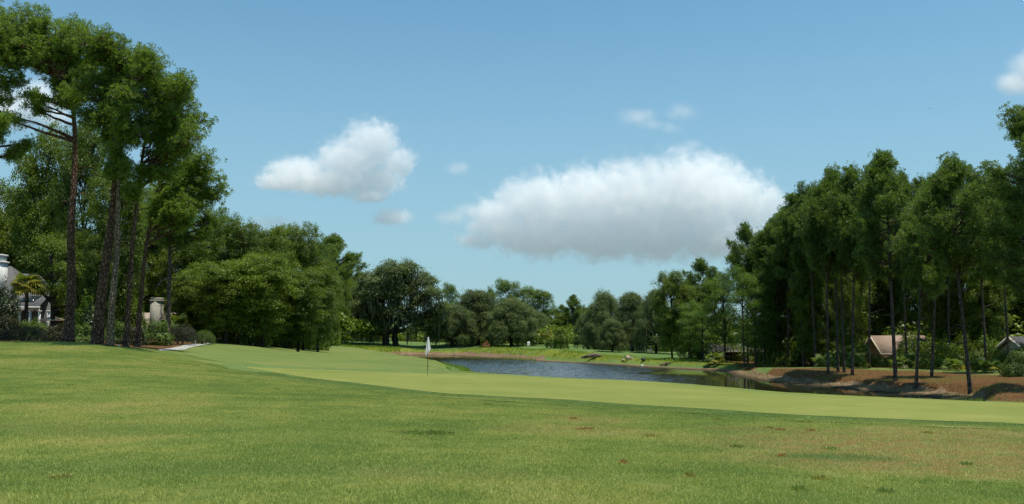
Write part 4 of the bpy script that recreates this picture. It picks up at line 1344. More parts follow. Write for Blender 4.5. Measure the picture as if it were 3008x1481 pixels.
palm('palm_tree', 'small yellow fronded palm beyond the far lawn', b, float(at(546, 335, 184)[2] - b[2]), 1.9, 22, 9, None, .2, -.6, 1.0)
b = base_at(551, 182)
palm('palmetto', 'pale grey green palmetto clump beside the small yellow palm', b, .9, 1.7, 26, 19, None, .2, -.5, 0, 'palmetto')
b = base_at(176, 94)
palm('palmetto', 'palmetto spreading above the dark boxy hedge', b, 1.6, 1.9, 26, 29, 'palmettos left of the pond', .16, -.5, 0, 'palmetto')
b = base_at(186, 96)
palm('palmetto', 'low palmetto at the right shoulder of the dark boxy hedge', b, .9, 1.6, 22, 30, 'palmettos left of the pond', .16, -.4, 0, 'palmetto')
PR = 'palmettos along the top of the straw bank'
for i, (px, Y, h, c, lab) in enumerate((
 (824, 92, .5, 1.5, 'palmetto at the left end behind the row of slim pines'),
 (834, 95, .8, 1.6, 'palmetto glimpsed between the slim pine trunks on the bank'),
 (849, 94, .7, 1.7, 'sunlit palmetto with hanging pale fronds left of the brown roofed house'),
 (856, 92, .4, 1.5, 'low palmetto with drooping fronds left of the dark pine by the house'),
 (858, 98, 1.6, 1.7, 'taller yellow green palmetto left of the brown roofed house'),
 (900, 92, .4, 1.4, 'palmetto right of the tallest bank pine'),
 (908, 94, .6, 1.5, 'palmetto behind the thin leaning pine'),
 (922, 90, .3, 1.3, 'low palmetto behind the leaning pines'),
 (937, 88, .3, 1.3, 'low palmetto midway between leaning pines and the lone lit pine'),
 (952, 84, .3, 1.3, 'low palmetto just left of the lone lit pine'),
 (978, 80, .3, 1.3, 'low palmetto right of the lone lit pine'),
 (714, 112, .6, 1.6, 'palmetto beside the low dark house on the right shore'),
 (990, 78, .3, 1.2, 'low palmetto near the bright hedge at the right edge'))):
    palm('palmetto', lab, base_at(px, Y), h, c, 18, 50 + i, PR, .14, -.2, .12, 'palmetto')

# ------------------------------------------------------------------ houses
def shingle_mat(name, a, b):
    m, nt, out = new_mat(name)
    tc = N(nt, 'ShaderNodeTexCoord')
    br = N(nt, 'ShaderNodeTexBrick'); br.inputs['Scale'].default_value = 4.0
    nt.links.new(tc.outputs['Object'], br.inputs['Vector'])
    br.inputs['Mortar Size'].default_value = .012
    for i, c in ((1, a), (2, b)): br.inputs[i].default_value = rgba(c)
    br.inputs[3].default_value = rgba(tuple(v * .5 for v in a))
    f = noise(nt, tc.outputs['Object'], 1.5, 5, .7)
    c = mixc(nt, mrange(nt, f, .3, .7, 0, .5), br.outputs[0], tuple(v * 1.25 for v in b))
    principled(nt, out, c, .9, .15, f, .02, .4)
    return m
M_SHG = shingle_mat('grey_shingles', (.085, .085, .09), (.13, .13, .135))
M_SHB = shingle_mat('brown_shingles', (.26, .19, .15), (.36, .27, .215))
M_WHITE = simple_mat('white_paint', (.66, .66, .63), .5, .05)
M_CREAM = simple_mat('cream_stucco', (.60, .54, .42), .8, .08)
M_TABBY = simple_mat('tabby_stone', (.36, .34, .285), .9, .18, 4, .2, .4)
M_DWALL = simple_mat('dark_siding', (.085, .08, .075), .8, .15)
M_GREYW = simple_mat('grey_siding', (.16, .17, .17), .8, .1)
M_GLASS = simple_mat('window_glass', (.02, .025, .03), .08, .1, 2, .6)
M_TANW = simple_mat('tan_stucco', (.52, .33, .18), .8, .1)

def bx(name, mat, par, *a, M=None):
    mb = MB(); mb.box(*a, M=M); return mb.build(name, mat, par)
def window(par, mat_f, x0, x1, y, z0, z1, nx=2, nz=2, face=-1):
    """framed window on a wall facing -y (face=-1), with glazing bars"""
    mb = MB(); t = .06
    mb.box(x0 - t, x1 + t, y - .05, y + .02, z1, z1 + t); mb.box(x0 - t, x1 + t, y - .07, y + .02, z0 - t, z0)
    mb.box(x0 - t, x0, y - .05, y + .02, z0, z1); mb.box(x1, x1 + t, y - .05, y + .02, z0, z1)
    for i in range(1, nx): xx = x0 + (x1 - x0) * i / nx; mb.box(xx - .02, xx + .02, y - .04, y + .01, z0, z1)
    for i in range(1, nz): zz = z0 + (z1 - z0) * i / nz; mb.box(x0, x1, y - .045, y + .005, zz - .02, zz + .02)
    w = mb.build('window', mat_f, par)
    bx('pane', M_GLASS, w, x0, x1, y - .02, y + .03, z0, z1)
    return w
def gable_roof(par, mat, x0, x1, y0, y1, ze, zr, axis='x', over=.5, th=.16, trim=None):
    """two sloping slabs; the ridge runs along axis"""
    mb = MB()
    if axis == 'x':
        yc = (y0 + y1) / 2; k = (zr - ze) / (yc - y0); zo = ze - over * k
        mb.slab([(x0 - over, y0 - over, zo), (x1 + over, y0 - over, zo), (x1 + over, yc, zr), (x0 - over, yc, zr)], th)
        mb.slab([(x1 + over, y1 + over, zo), (x0 - over, y1 + over, zo), (x0 - over, yc + .004, zr), (x1 + over, yc + .004, zr)], th)
    else:
        xc = (x0 + x1) / 2; k = (zr - ze) / (xc - x0); zo = ze - over * k
        mb.slab([(x0 - over, y1 + over, zo), (x0 - over, y0 - over, zo), (xc, y0 - over, zr), (xc, y1 + over, zr)], th)
        mb.slab([(x1 + over, y0 - over, zo), (x1 + over, y1 + over, zo), (xc + .004, y1 + over, zr), (xc + .004, y0 - over, zr)], th)
    return mb.build('roof', mat, par)
def gable_wall(name, mat, par, x0, x1, y0, y1, z0, ze, zr, axis='x'):
    """walls of a gabled box, one closed mesh"""
    mb = MB()
    if axis == 'x':
        yc = (y0 + y1) / 2
        A = [(x0, y0, z0), (x0, y1, z0), (x0, y1, ze), (x0, yc, zr), (x0, y0, ze)]; d = np.array((x1 - x0, 0, 0))
    else:
        xc = (x0 + x1) / 2
        A = [(x0, y0, z0), (x1, y0, z0), (x1, y0, ze), (xc, y0, zr), (x0, y0, ze)]; d = np.array((0, y1 - y0, 0))
    V = np.vstack([A, np.array(A) + d])
    mb.add(V, [(0, 1, 2, 4), (5, 9, 7, 6)] + [(i, (i + 1) % 5 + 0, (i + 1) % 5 + 5, i + 5) for i in (0, 1, 4)])
    mb.add(V, [(2, 3, 4), (7, 9, 8)])
    return mb.build(name, mat, par)

# house with the porch, far left
hb = base_at(24, 88); ZG = hb[2] - .1
hz = lambda py, Y=88: float(at(20, py, Y)[2])
H1 = thing('house', 'grey shingled house with white porch columns and tall white chimney', 'house', (hb[0], 88, ZG))
L_ = lambda z: z - ZG
X0 = float(at(-70, 310, 88)[0] - hb[0]); X1 = float(at(14, 310, 88)[0] - hb[0]); XP = float(at(50, 310, 88)[0] - hb[0])
ze = L_(hz(304)); zr = L_(hz(265, 92))
bx('wall', M_GREYW, H1, X0, X1, 1.6, 9.5, 0, ze)
mb = MB(); o_ = .5; yc = 5.5; rx0, rx1 = X0 + 3.5, X1 - 3.6
e = [(X0 - o_, 1.6 - o_, ze), (X1 + o_, 1.6 - o_, ze), (X1 + o_, 9.5 + o_, ze), (X0 - o_, 9.5 + o_, ze)]
mb.slab([e[0], e[1], (rx1, yc, zr), (rx0, yc, zr)], .18); mb.slab([e[2], e[3], (rx0, yc, zr), (rx1, yc, zr)], .18)
mb.slab([e[1], e[2], (rx1, yc, zr)], .18); mb.slab([e[3], e[0], (rx0, yc, zr)], .18)
rf = mb.build('roof', M_SHG, H1)
ch = MB(); cx = float(at(-1.0, 262, 91.6)[0] - hb[0]); zt = L_(hz(254, 91)); zb_ = ze + .6
ch.box(cx - .75, cx + .62, 3.0, 4.2, zb_, zt - .9); ch.box(cx - .85, cx + .72, 2.9, 4.3, zt - .9, zt - .72); ch.box(cx - .66, cx + .52, 3.1, 4.1, zt - .72, zt - .2); ch.box(cx - .74, cx + .60, 3.02, 4.18, zt - .2, zt)
ch.build('chimney', M_WHITE, rf)
pe = L_(hz(307.5, 86)); 
mb = MB(); mb.slab([(X0, -1.9, pe + .12), (XP - .1, -1.9, pe + .12), (XP - .9, 1.9, pe + 1.7), (X0, 1.9, pe + 1.7)], .12); mb.build('porch_roof', M_SHG, H1)
mb = MB(); mb.box(X0, XP - .2, -1.75, -1.5, pe - .28, pe); mb.box(X0, XP, -1.98, -1.84, pe - .08, pe + .1); mb.build('porch_beam', M_WHITE, H1)
bx('porch_floor', M_TABBY, H1, X0, XP - .2, -1.9, 1.6, -.3, .25)
bx('porch_wall', M_GREYW, H1, X1 + .01, XP - 1.0, 1.75, 2.4, 0, pe + 1.2)
for px in (-30, -8, 8, 19.6, 30.3, 39.5, 48.5):
    x = float(at(px, 310, 86.4)[0] - hb[0]); c = MB()
    c.box(x - .16, x + .16, -1.74, -1.42, .25, .42); c.tube([(x, -1.58, .42), (x, -1.58, pe - .40)], [.13, .115], 12); c.box(x - .16, x + .16, -1.74, -1.42, pe - .40, pe - .282)
    c.build('column', M_WHITE, H1)
for x0 in np.arange(X0 + 1.2, X1 - 1.5, 2.1): window(H1, M_WHITE, x0, x0 + 1.1, 1.6, .5, 2.5, 2, 3)
for px, w in ((24.5, .8), (30.5, 1.0)):  # two dark flat panels lying on the porch roof
    x = float(at(px, 303, 87)[0] - hb[0]); s = MB()
    z_ = lambda y: pe + .12 + (y + 1.9) / 3.8 * 1.58
    s.slab([(x - w, -.9, z_(-.9) + .07), (x + w * .2, -.9, z_(-.9) + .07), (x + w * .2, .6, z_(.6) + .07), (x - w, .6, z_(.6) + .07)], .05); s.build('dark_roof_panel', M_GLASS, H1)
# dormer
dx = float(at(26, 298, 90)[0] - hb[0]); dz = pe + 1.75
gable_wall('dormer', M_WHITE, H1, dx - .9, dx + .9, 1.3, 4.2, dz - .5, dz + 1.0, dz + 1.8, 'y')
gable_roof(H1, M_SHG, dx - .9, dx + .9, 1.3, 4.2, dz + 1.0, dz + 1.8, 'y', .2, .08)
window(H1, M_WHITE, dx - .4, dx + .4, 1.3, dz - .1, dz + .9)

# patio umbrella
ub = base_at(51.5, 80); UZ = float(at(51, 316, 80)[2] - ub[2])
U = thing('patio_umbrella', 'open orange and cream patio umbrella behind the straight left trunk', 'umbrella', ub)
mb = MB(); mb.tube([(0, 0, 0), (0, 0, UZ)], .03, 8); mb.build('pole', M_WHITE, U)
m_um, nt, out = new_mat('umbrella_canvas'); principled(nt, out, (.62, .36, .20), .8, .2)
m_um2 = simple_mat('umbrella_cream', (.72, .62, .44), .8, .05)
for k in range(8):
    a0, a1 = k * math.pi / 4, (k + 1) * math.pi / 4; r = 1.35; mb = MB()
    q = [(r * math.cos(a0), r * math.sin(a0), UZ - .42), (r * math.cos((a0 + a1) / 2) * .96, r * math.sin((a0 + a1) / 2) * .96, UZ - .40), (r * math.cos(a1), r * math.sin(a1), UZ - .42)]
    mb.slab([q[0], q[1], (0, 0, UZ)], .012); mb.slab([q[1], q[2], (0, 0, UZ)], .012)
    mb.build('canopy_panel', m_um if k % 2 else m_um2, U)
mb = MB(); mb.tube([(0, 0, UZ - .02), (0, 0, UZ + .1)], [.05, .02], 8); mb.build('finial', M_WHITE, U)
mb = MB(); mb.tube([(0, 0, -.02), (0, 0, .1)], [.3, .26], 14); mb.build('base', M_GREYW, U)

# second house: stone chimney and a corner of roof behind the shrubs
b2 = base_at(160, 96)
H2 = thing('house', 'half hidden house showing only a pale stone chimney and tan roof corner', 'house', b2)
l2 = lambda py, Y=96: float(at(155, py, Y)[2] - b2[2])
bx('wall', M_TABBY, H2, -5, 2.2, 1.2, 9, -.3, l2(318))
mb = MB(); zz0, zz1 = l2(319), l2(312.5, 100)
mb.slab([(-5.4, .6, zz0), (2.6, .6, zz0), (1.2, 4.6, zz1), (-5.4, 4.6, zz1)], .16); mb.slab([(2.6, .6, zz0), (2.6, 9, zz0), (1.2, 4.6, zz1)], .16); mb.build('roof', shingle_mat('tan_shingles', (.30, .25, .20), (.40, .34, .28)), H2)
cx0 = float(at(149.5, 305, 96)[0] - b2[0]); cx1 = float(at(160.6, 305, 96)[0] - b2[0]); zt = l2(297.5)
c = MB(); c.box(cx0 + .08, cx1 - .08, 0, 1.1, -.3, zt - .42); c.box(cx0, cx1, -.08, 1.18, zt - .42, zt - .26); c.box(cx0 + .1, cx1 - .1, .02, 1.08, zt - .26, zt)
c.build('chimney', M_TABBY, H2)

# brown roofed house behind the right pines
def rot_house(label, px, Y, ang, roofm, wallm, z0, dims, ze, zr, trim):
    b = np.array((float(at(px, 345, Y)[0]), Y, z0))
    t = thing('house', label, 'house', b, ang)
    lx, ly = dims            # ridge along local x, gable end at x=0
    zE, zR = ze - z0, zr - z0
    gable_wall('wall', wallm, t, 0, lx, -ly, ly, -.6, zE, zR - .05, 'x')
    r = gable_roof(t, roofm, 0, lx, -ly, ly, zE + .06, zR + .06, 'x', .45, .16)
    k = (zR - zE) / ly
    for sgn in (-1, 1):
        f = MB(); o_ = .45
        f.slab([(-o_ - .06, sgn * (ly + o_), zE + .10 - o_ * k), (-o_ + .04, sgn * (ly + o_), zE + .10 - o_ * k), (-o_ + .04, 0, zR + .10), (-o_ - .06, 0, zR + .10)], .26)
        f.build('rake_board', trim, t)
    f = MB(); f.box(-.45, lx + .45, -ly - .53, -ly - .45, zE - .30, zE - .08); f.build('gutter', trim, t)
    for i in range(5):
        x0 = .9 + i * 1.5
        if x0 + 1.1 < lx: window(t, trim, x0, x0 + 1.1, -ly, .25, zE - .35, 2, 2)
    for y0 in (-ly + .9, .4):
        w = MB(); w.box(-.05, .02, y0 - .06, y0 + 1.16, .2, .26); w.box(-.05, .02, y0 - .06, y0, .26, zE - .3); w.box(-.05, .02, y0 + 1.1, y0 + 1.16, .26, zE - .3); w.box(-.05, .02, y0 - .06, y0 + 1.16, zE - .3, zE - .24); w.box(-.04, .01, y0 + .53, y0 + .57, .26, zE - .3)
        wo = w.build('window', trim, t); bx('pane', M_GLASS, wo, -.02, .03, y0, y0 + 1.1, .26, zE - .3)
    p = MB(); p.box(-.42, -.22, -ly - .40, -ly - .20, -.4, zE - .3); p.build('porch_post', trim, t)
    return t
zf = lambda py, Y: EYE - (py - 335) / FPX * Y
rot_house('brown roofed cottage with cream trimmed gable behind the bank pines', 874, 108, R(-2), M_SHB, M_CREAM, -.35, (5.6, 3.1), zf(352.5, 105), zf(336, 108), M_CREAM)
rot_house('grey roofed house with cream corner post cut by the right edge', 1013, 88, R(-6), M_SHG, M_CREAM, .1, (9.0, 3.6), zf(352, 85), zf(337, 88), M_CREAM)
rot_house('low dark house with pale roof trim under the right shore trees', 702, 134, R(8), M_SHG, M_DWALL, .3, (10.0, 3.2), zf(350, 132), zf(343.5, 134), M_TABBY)
rot_house('tan walled house glimpsed behind the middle far live oaks', 598, 212, R(-20), M_SHB, M_TANW, 1.0, (8.0, 4.0), zf(341.5, 212), zf(336.5, 212), M_TANW)
rot_house('tiny tan roofed house seen under the largest live oak', 392, 300, R(10), M_SHB, M_TABBY, 1.4, (9.0, 5.0), zf(337.5, 300), zf(334, 300), M_WHITE)
# white garden posts and rail under the right live oaks
gp = base_at(640, 158)
GPO = thing('garden_fence', 'white posts and rail glimpsed under the right live oaks', 'fence', gp)
for px in (631, 637, 644, 651):
    x = float(at(px, 348, 158)[0] - gp[0]); bx('post', M_WHITE, GPO, x - .08, x + .08, -.08, .08, -.2, 1.6)
bx('rail', M_WHITE, GPO, float(at(636, 348, 158)[0] - gp[0]), float(at(652, 348, 158)[0] - gp[0]), -.12, -.082, .1, .35)

# ------------------------------------------------------------------ flagstick on the green
fb = hit(427.6, 376.5); FB = np.array((fb[0], fb[1], gz(*fb) + .03)); s50 = mpp(fb[1])
F = thing('flagstick', 'golf flagstick with limp white flag standing in the putting green', 'flagstick', FB)
pole_h = (376.5 - 338.2) * s50
m_pole, nt, out = new_mat('flag_pole_paint')
principled(nt, out, (.20, .10, .035), .4, .4)
m_pole2 = simple_mat('flag_pole_foot', (.035, .033, .03), .5, .05)
mb = MB(); mb.tube([(0, 0, .38), (0, 0, pole_h)], [.022, .018], 10); mb.build('pole', m_pole, F, True)
mb = MB(); mb.tube([(0, 0, -.12), (0, 0, .40)], [.010, .013], 8); mb.build('pole_foot', m_pole2, F, True)
# limp cloth: hangs from the top, gathered, widening towards its lower corner
ncol, nrow = 15, 24
fl = (357.2 - 338.0) * s50
V = []
for r in range(nrow):
    v = r / (nrow - 1)
    half = np.interp(v, [0, .15, .45, .66, .78, .9, 1.0], [.025, .06, .115, .155, .105, .06, .01])
    off = np.interp(v, [0, .45, .66, .8, 1.0], [.02, .045, .055, -.015, -.055])
    for c in range(ncol):
        u = c / (ncol - 1) * 2 - 1
        V.append((off + u * half, -.035 - .34 * v - .045 * math.sin(u * 6.0 + v * 3) * (.4 + v) - .03 * math.cos(u * 3), pole_h - v * fl - .05 * v * max(0, u) * -1.2))
Fq = [(r * ncol + c, r * ncol + c + 1, (r + 1) * ncol + c + 1, (r + 1) * ncol + c) for r in range(nrow - 1) for c in range(ncol - 1)]
m_flag, nt, out = new_mat('flag_cloth')
p_ = principled(nt, None, (.93, .93, .93), .8, .2); t_ = N(nt, 'ShaderNodeBsdfTranslucent'); t_.inputs[0].default_value = (.8, .8, .82, 1)
mx = N(nt, 'ShaderNodeMixShader'); mx.inputs[0].default_value = .5; nt.links.new(p_.outputs[0], mx.inputs[1]); nt.links.new(t_.outputs[0], mx.inputs[2]); nt.links.new(mx.outputs[0], out.inputs['Surface'])
mb = MB(); mb.add(V, Fq); fo = mb.build('flag', m_flag, F, True)
so = fo.modifiers.new('thickness', 'SOLIDIFY'); so.thickness = .004
mb = MB(); mb.tube([(0, 0, -.1), (0, 0, .006)], .054, 16); mb.build('cup', m_pole2, F)

# far green: white flag
b = base_at(528.6, 190); Fz = float(at(528.6, 341.5, 190)[2] - b[2])
F2 = thing('flagstick', 'tiny far white flag in front of the dark oaks beyond the pond', 'flagstick', b)
mb = MB(); mb.tube([(0, 0, -.1), (0, 0, Fz)], .02, 6); mb.build('pole', M_WHITE, F2)
mb = MB(); mb.slab([(-.3, 0, Fz - .9), (.3, .1, Fz - .8), (.26, .1, Fz), (-.3, 0, Fz - .05)], .01); mb.build('flag', m_flag, F2)

# ------------------------------------------------------------------ small marks on the lawn
b = base_at(195.4, 83)
P1 = thing('path_stake', 'small white stake beside the low light green hedge', 'stake', b)
mb = MB(); mb.box(-.05, .05, -.05, .05, -.1, .42); mb.build('post', M_WHITE, P1)
mb = MB(); mb.box(-.07, .07, -.07, .07, .42, .48); mb.build('cap', M_WHITE, P1)
p = hit(118.5, 346.8); bm = MB()
an = np.linspace(0, math.pi, 7); th = np.arange(12) * math.pi / 6
Vs = np.array([(.075 * math.sin(a) * math.cos(t), .075 * math.sin(a) * math.sin(t), .075 * math.cos(a) * .8) for a in an for t in th])
bm.add(Vs, [(i * 12 + k, (i + 1) * 12 + k, (i + 1) * 12 + (k + 1) % 12, i * 12 + (k + 1) % 12) for i in range(6) for k in range(12)])
o = bm.build('tee_marker', M_WHITE, None, True); o.location = (p[0], p[1], gz(*p) + .06)
tag(o, 'small white ball shaped marker between the scaly trunk and slim trunk', 'marker')

# driftwood and logs on the far mud
def root_heap(name, label, px, py, L, hgt, seed, cat):
    p = hit(px, py, 60); rng = np.random.default_rng(seed)
    t = thing(name, label, cat, (p[0], p[1], gz(*p)))
    m = bark_mat('driftwood_' + name, (.20, .14, .10), (.42, .33, .26), 3, 2)
    body = MB()
    body.tube(dense_path([(-L * .5, 0, .1), (-L * .2, .2, hgt * .5), (L * .1, .1, hgt * .75), (L * .45, 0, .15)], 10), np.array([.1, .2, .3, .38, .42, .42, .36, .3, .2, .1]) * hgt, 8)
    body.build('stump', m, t, True)
    for k in range(10):
        a = rng.uniform(0, 6.28); l = L * rng.uniform(.2, .5); s = np.array((rng.uniform(-.35, .35) * L, 0, hgt * rng.uniform(.3, .7)))
        e = s + np.array((math.cos(a) * l, math.sin(a) * l * .5 - .3, rng.uniform(-.5, .35) * hgt))
        r = MB(); r.tube(bez(s, (s + e) / 2 + (0, 0, .25 * hgt), e, 5), np.linspace(.11, .03, 5) * hgt, 5); r.build('root', m, t, True)
root_heap('driftwood', 'large heap of pale tangled roots washed up on the far shore', 594, 359.8, 4.0, .75, 3, 'driftwood')
root_heap('washed_root', 'smaller root tangle at the shaded end of the far shore', 667, 366, 2.0, .4, 5, 'driftwood')
p = hit(628, 361.2, 60); LG = thing('cut_log', 'short log with pale sawn end lying on the far shore', 'log', (p[0], p[1], gz(*p)))
mb = MB(); mb.tube([(0, 0, .3), (.25, 1.1, .34)], .42, 12); mb.build('log', M_BARKG, LG, True)
mb = MB(); mb.tube([(-.009, -.04, .3), (0, -.002, .3)], .40, 12); mb.build('sawn_end', simple_mat('sawn_wood', (.62, .50, .34), .8, .12), LG)
def rock(name, label, px, py, r, seed, mat, cat='rock', lift=.0):
    p = hit(px, py, 60); rng = np.random.default_rng(seed); mb = MB()
    an = np.linspace(0, math.pi, 8); th = np.arange(12) * math.pi / 6
    d = np.array([(math.sin(a) * math.cos(t), math.sin(a) * math.sin(t), math.cos(a)) for a in an for t in th])
    l = 1 + .16 * np.sin(d[:, 0] * 3 + seed) * np.sin(d[:, 1] * 4) + .08 * np.sin(d[:, 2] * 9 + seed)
    mb.add(d * l[:, None] * np.array((r, r * .8, r * .62)), [(i * 12 + k, (i + 1) * 12 + k, (i + 1) * 12 + (k + 1) % 12, i * 12 + (k + 1) % 12) for i in range(7) for k in range(12)])
    o = mb.build(name, mat, None, True); o.location = (p[0], p[1], gz(*p) + r * .3 + lift); tag(o, label, cat)
M_ROCK = simple_mat('dark_rock', (.05, .05, .05), .8, .3, 6, .3, .5); M_ROCKL = simple_mat('pale_rock', (.42, .36, .29), .85, .2, 6, .3, .5)
rock('dark_rock', 'round dark stone on the grassy far shore', 643.5, 361.8, .36, 1, M_ROCK)
rock('pale_rock', 'pale stone above the sawn log on the far shore', 631, 359.2, .3, 2, M_ROCKL)
rock('pale_stone', 'tiny white stone at the far waterline right of the sawn log', 642.2, 366.2, .22, 3, M_WHITE)
rock('brown_rock', 'pale brown stone just left of the sawn log', 623, 362, .25, 4, M_ROCKL)

# birds
def bird(label, px, py, Y, span, mat):
    p = at(px, py, Y); B = thing('bird', label, 'bird', p)
    b = MB(); b.tube([(0, -.5 * span * .35, 0), (0, -.1 * span, .01), (0, .1 * span, .01), (0, .24 * span, 0)], np.array([.012, .05, .045, .006]) * span * 1.3, 8); b.build('body', mat, B, True)
    for s in (-1, 1):
        w = MB(); q = [(s * .03 * span, .06 * span, .01), (s * .03 * span, -.12 * span, .01), (s * .25 * span, -.10 * span, .09 * span), (s * .5 * span, -.04 * span, .13 * span), (s * .27 * span, .07 * span, .10 * span)]
        w.slab([q[0], q[1], q[2], q[4]], .01 * span); w.slab([q[4], q[2], q[3]], .008 * span); w.build('wing', mat, B)
bird('tiny dark bird gliding in the open sky at upper right', 929.8, 108.5, 260, 1.0, M_ROCK)
bird('tiny pale bird under the left end of the largest cloud', 490.9, 248.9, 280, .7, M_WHITE)

# ------------------------------------------------------------------ weeds in the rough
M_WEED = leaf_mat('weed_leaves', (.10, .16, .03), (.24, .30, .09), .3, clump=3); M_WEEDY = leaf_mat('weed_leaves_yellow', (.24, .22, .06), (.40, .36, .12), .3, clump=3)
M_WEEDO = leaf_mat('weed_leaves_olive', (.20, .18, .04), (.34, .30, .09), .3, clump=3); M_WEEDR = leaf_mat('weed_leaves_red', (.30, .16, .06), (.44, .26, .11), .3, clump=3)
def weed_geo(seed, n, rx, ry, hgt, w):
    rng = np.random.default_rng(seed); mb = MB()
    r = np.sqrt(rng.random(n)); a = rng.uniform(0, 6.28, n)
    P = np.stack([r * np.cos(a) * rx, r * np.sin(a) * ry, np.full(n, -.01)], 1)
    d = unit(np.stack([np.cos(a) * .7 * r, np.sin(a) * .7 * r, np.full(n, 1.0)], 1) + rng.normal(size=(n, 3)) * .5)
    d[:, 2] = np.abs(d[:, 2]); l = hgt * rng.uniform(.5, 1.2, (n, 1)); s = unit(np.cross(d, rng.normal(size=(n, 3)))) * w
    V = np.stack([P, P + d * l * .55 + s, P + d * l, P + d * l * .55 - s], 1).reshape(-1, 3)
    mb.add(V, np.arange(n * 4).reshape(-1, 4)); return mb
WD = 'weed clumps in the rough grass'
for i, (px, py, wpx, m, lab) in enumerate((
 (61, 479, 20, M_WEEDY, 'pale yellow weed clump low in the left foreground'), (420, 434, 70, M_WEED, 'long straggling pale green weed patch in the middle of the rough'),
 (718, 420, 8, M_WEEDO, 'olive weed tuft just under the collar right of the middle'), (800, 423, 9, M_WEEDO, 'left of two olive tufts side by side below the green'), (810, 423, 6, M_WEEDO, 'right of two olive tufts side by side below the green'),
 (769, 429, 8, M_WEEDO, 'olive tuft beside a reddish tuft below the green'), (779, 430.5, 10, M_WEEDR, 'reddish brown tuft touching an olive tuft below the green'), (811, 431.7, 7, M_WEEDR, 'small rust coloured tuft alone below the two side by side tufts'),
 (927, 433.5, 9, M_WEEDO, 'olive tuft near the far right of the rough'), (737.6, 448, 12, M_WEED, 'pale green weed clump left of the dark lush oval'), (831, 450, 17, M_WEED, 'leafy weed clump at the top of the dark lush oval'),
 (820, 480, 12, M_WEEDO, 'brown olive tuft low in the right foreground'), (798, 490, 11, M_WEED, 'pale green weed clump at the bottom right of the middle'), (887, 493.6, 14, M_WEED, 'pale green weed spray at the bottom of the right foreground'), (967, 466, 8, M_WEED, 'green weed within the brown dry patch'),
 (248, 382, 9, M_WEEDO, 'olive tuft left under the edge of the green'), (275, 374, 7, M_WEEDO, 'olive tuft nearest the left tip of the green'), (340, 387, 7, M_WEEDY, 'yellow olive tuft below the left part of the green'), (70, 385.7, 6, M_WEED, 'green tuft high on the left lawn'), (277, 389.7, 6, M_WEEDO, 'small olive tuft alone on the left rough'), (195, 366, 9, M_WEED, 'pale weed tuft on the left crest of the lawn'),
 (487, 405, 7, M_WEEDO, 'olive tuft under the middle of the green'), (444, 397, 8, M_WEED, 'green tuft left of the middle on the collar'), (585, 430, 16, M_WEEDR, 'rust brown weed patch in the middle of the rough'), (650, 437, 14, M_WEEDO, 'brownish tuft right of the rust brown weed patch'), (573, 419.5, 8, M_WEEDR, 'rust tuft above the rust brown weed patch'),
 (623, 464, 6, M_WEEDR, 'small rust tuft in the lower middle'), (690, 477, 8, M_WEEDO, 'olive tuft low in the middle right'), (781.5, 457.3, 6, M_WEEDR, 'bright orange dead leaf left of the dark lush oval'))):
    p = hit(px, py); w = wpx * mpp(p[1]) * .5
    o = weed_geo(700 + i, int((60 + 40 * w * 10) * (1.8 if wpx > 30 else 1)), w, w * (1.1 if wpx < 30 else .5), .07, .011).build('weed_clump', m)
    o.location = (p[0], p[1], gz(*p)); tag(o, lab, 'weed', WD)

# ------------------------------------------------------------------ bright wild grass along the pond
def blades(name, pts, hgt, w, mat, seed):
    rng = np.random.default_rng(seed); pts = np.asarray(pts); n = len(pts)
    z = height(pts[:, 0], pts[:, 1]); P = np.column_stack([pts, z - .03])
    d = unit(np.array((0, 0, 1.0)) + rng.normal(size=(n, 3)) * .35); l = hgt * rng.uniform(.5, 1.3, (n, 1)); a = rng.uniform(0, 6.28, n)
    s = np.stack([np.cos(a), np.sin(a), 0 * a], 1) * w
    mb = MB(); mb.add(np.stack([P - s, P + s, P + d * l], 1).reshape(-1, 3), np.arange(3 * n).reshape(-1, 3))
    o = mb.build(name, mat); return tag(o, 'bright yellow green wild grass growing above the pond mud', 'grass', kind='stuff')
rng = np.random.default_rng(12)
C = np.column_stack([rng.uniform(-32, 34, 60000), rng.uniform(100, 195, 60000)])
sd = poly_sd(C[:, 0], C[:, 1], POND); cl = fbm(C[:, 0] / 2.5, C[:, 1] / 2.5, 3, 31)
far_ok = (sd > 2.6) & (sd < 7.0) & (cl + .03 * rng.random(len(C)) > .42) & (C[:, 1] > 150 - (C[:, 0] + 5) * 1.2) & (poly_sd(C[:, 0], C[:, 1], FAIR) > 0)
C2 = np.column_stack([rng.uniform(-32, 4, 50000), rng.uniform(64, 165, 50000)])
sd2 = poly_sd(C2[:, 0], C2[:, 1], POND); fo_ = poly_sd(C2[:, 0], C2[:, 1], FAIR)
near_ok = (sd2 > -.1) & (sd2 < np.where((C2[:, 1] > 70) & (C2[:, 1] < 100), 3.0, 1.4)) & (fo_ > .2) & (C2[:, 1] < 170 + C2[:, 0])
C3 = np.column_stack([rng.uniform(15, 28, 9000), rng.uniform(42, 55, 9000)])
sd3 = poly_sd(C3[:, 0], C3[:, 1], POND); near3 = (sd3 > -.1) & (sd3 < 2.2) & (poly_sd(C3[:, 0], C3[:, 1], COLLAR) > .2) & (C3[:, 0] > 17)
C4 = np.column_stack([rng.uniform(-38, -24, 8000), rng.uniform(160, 196, 8000)])
sd4 = poly_sd(C4[:, 0], C4[:, 1], POND); near4 = (sd4 > 1.5) & (sd4 < 9.0) & (poly_sd(C4[:, 0], C4[:, 1], FAIR) > 0)
blades('shore_grass', np.vstack([C[far_ok], C4[near4]]), .42, .06, M_REED, 1)
blades('shore_grass', np.vstack([C2[near_ok], C3[near3]]), .45, .035, M_REED, 2)

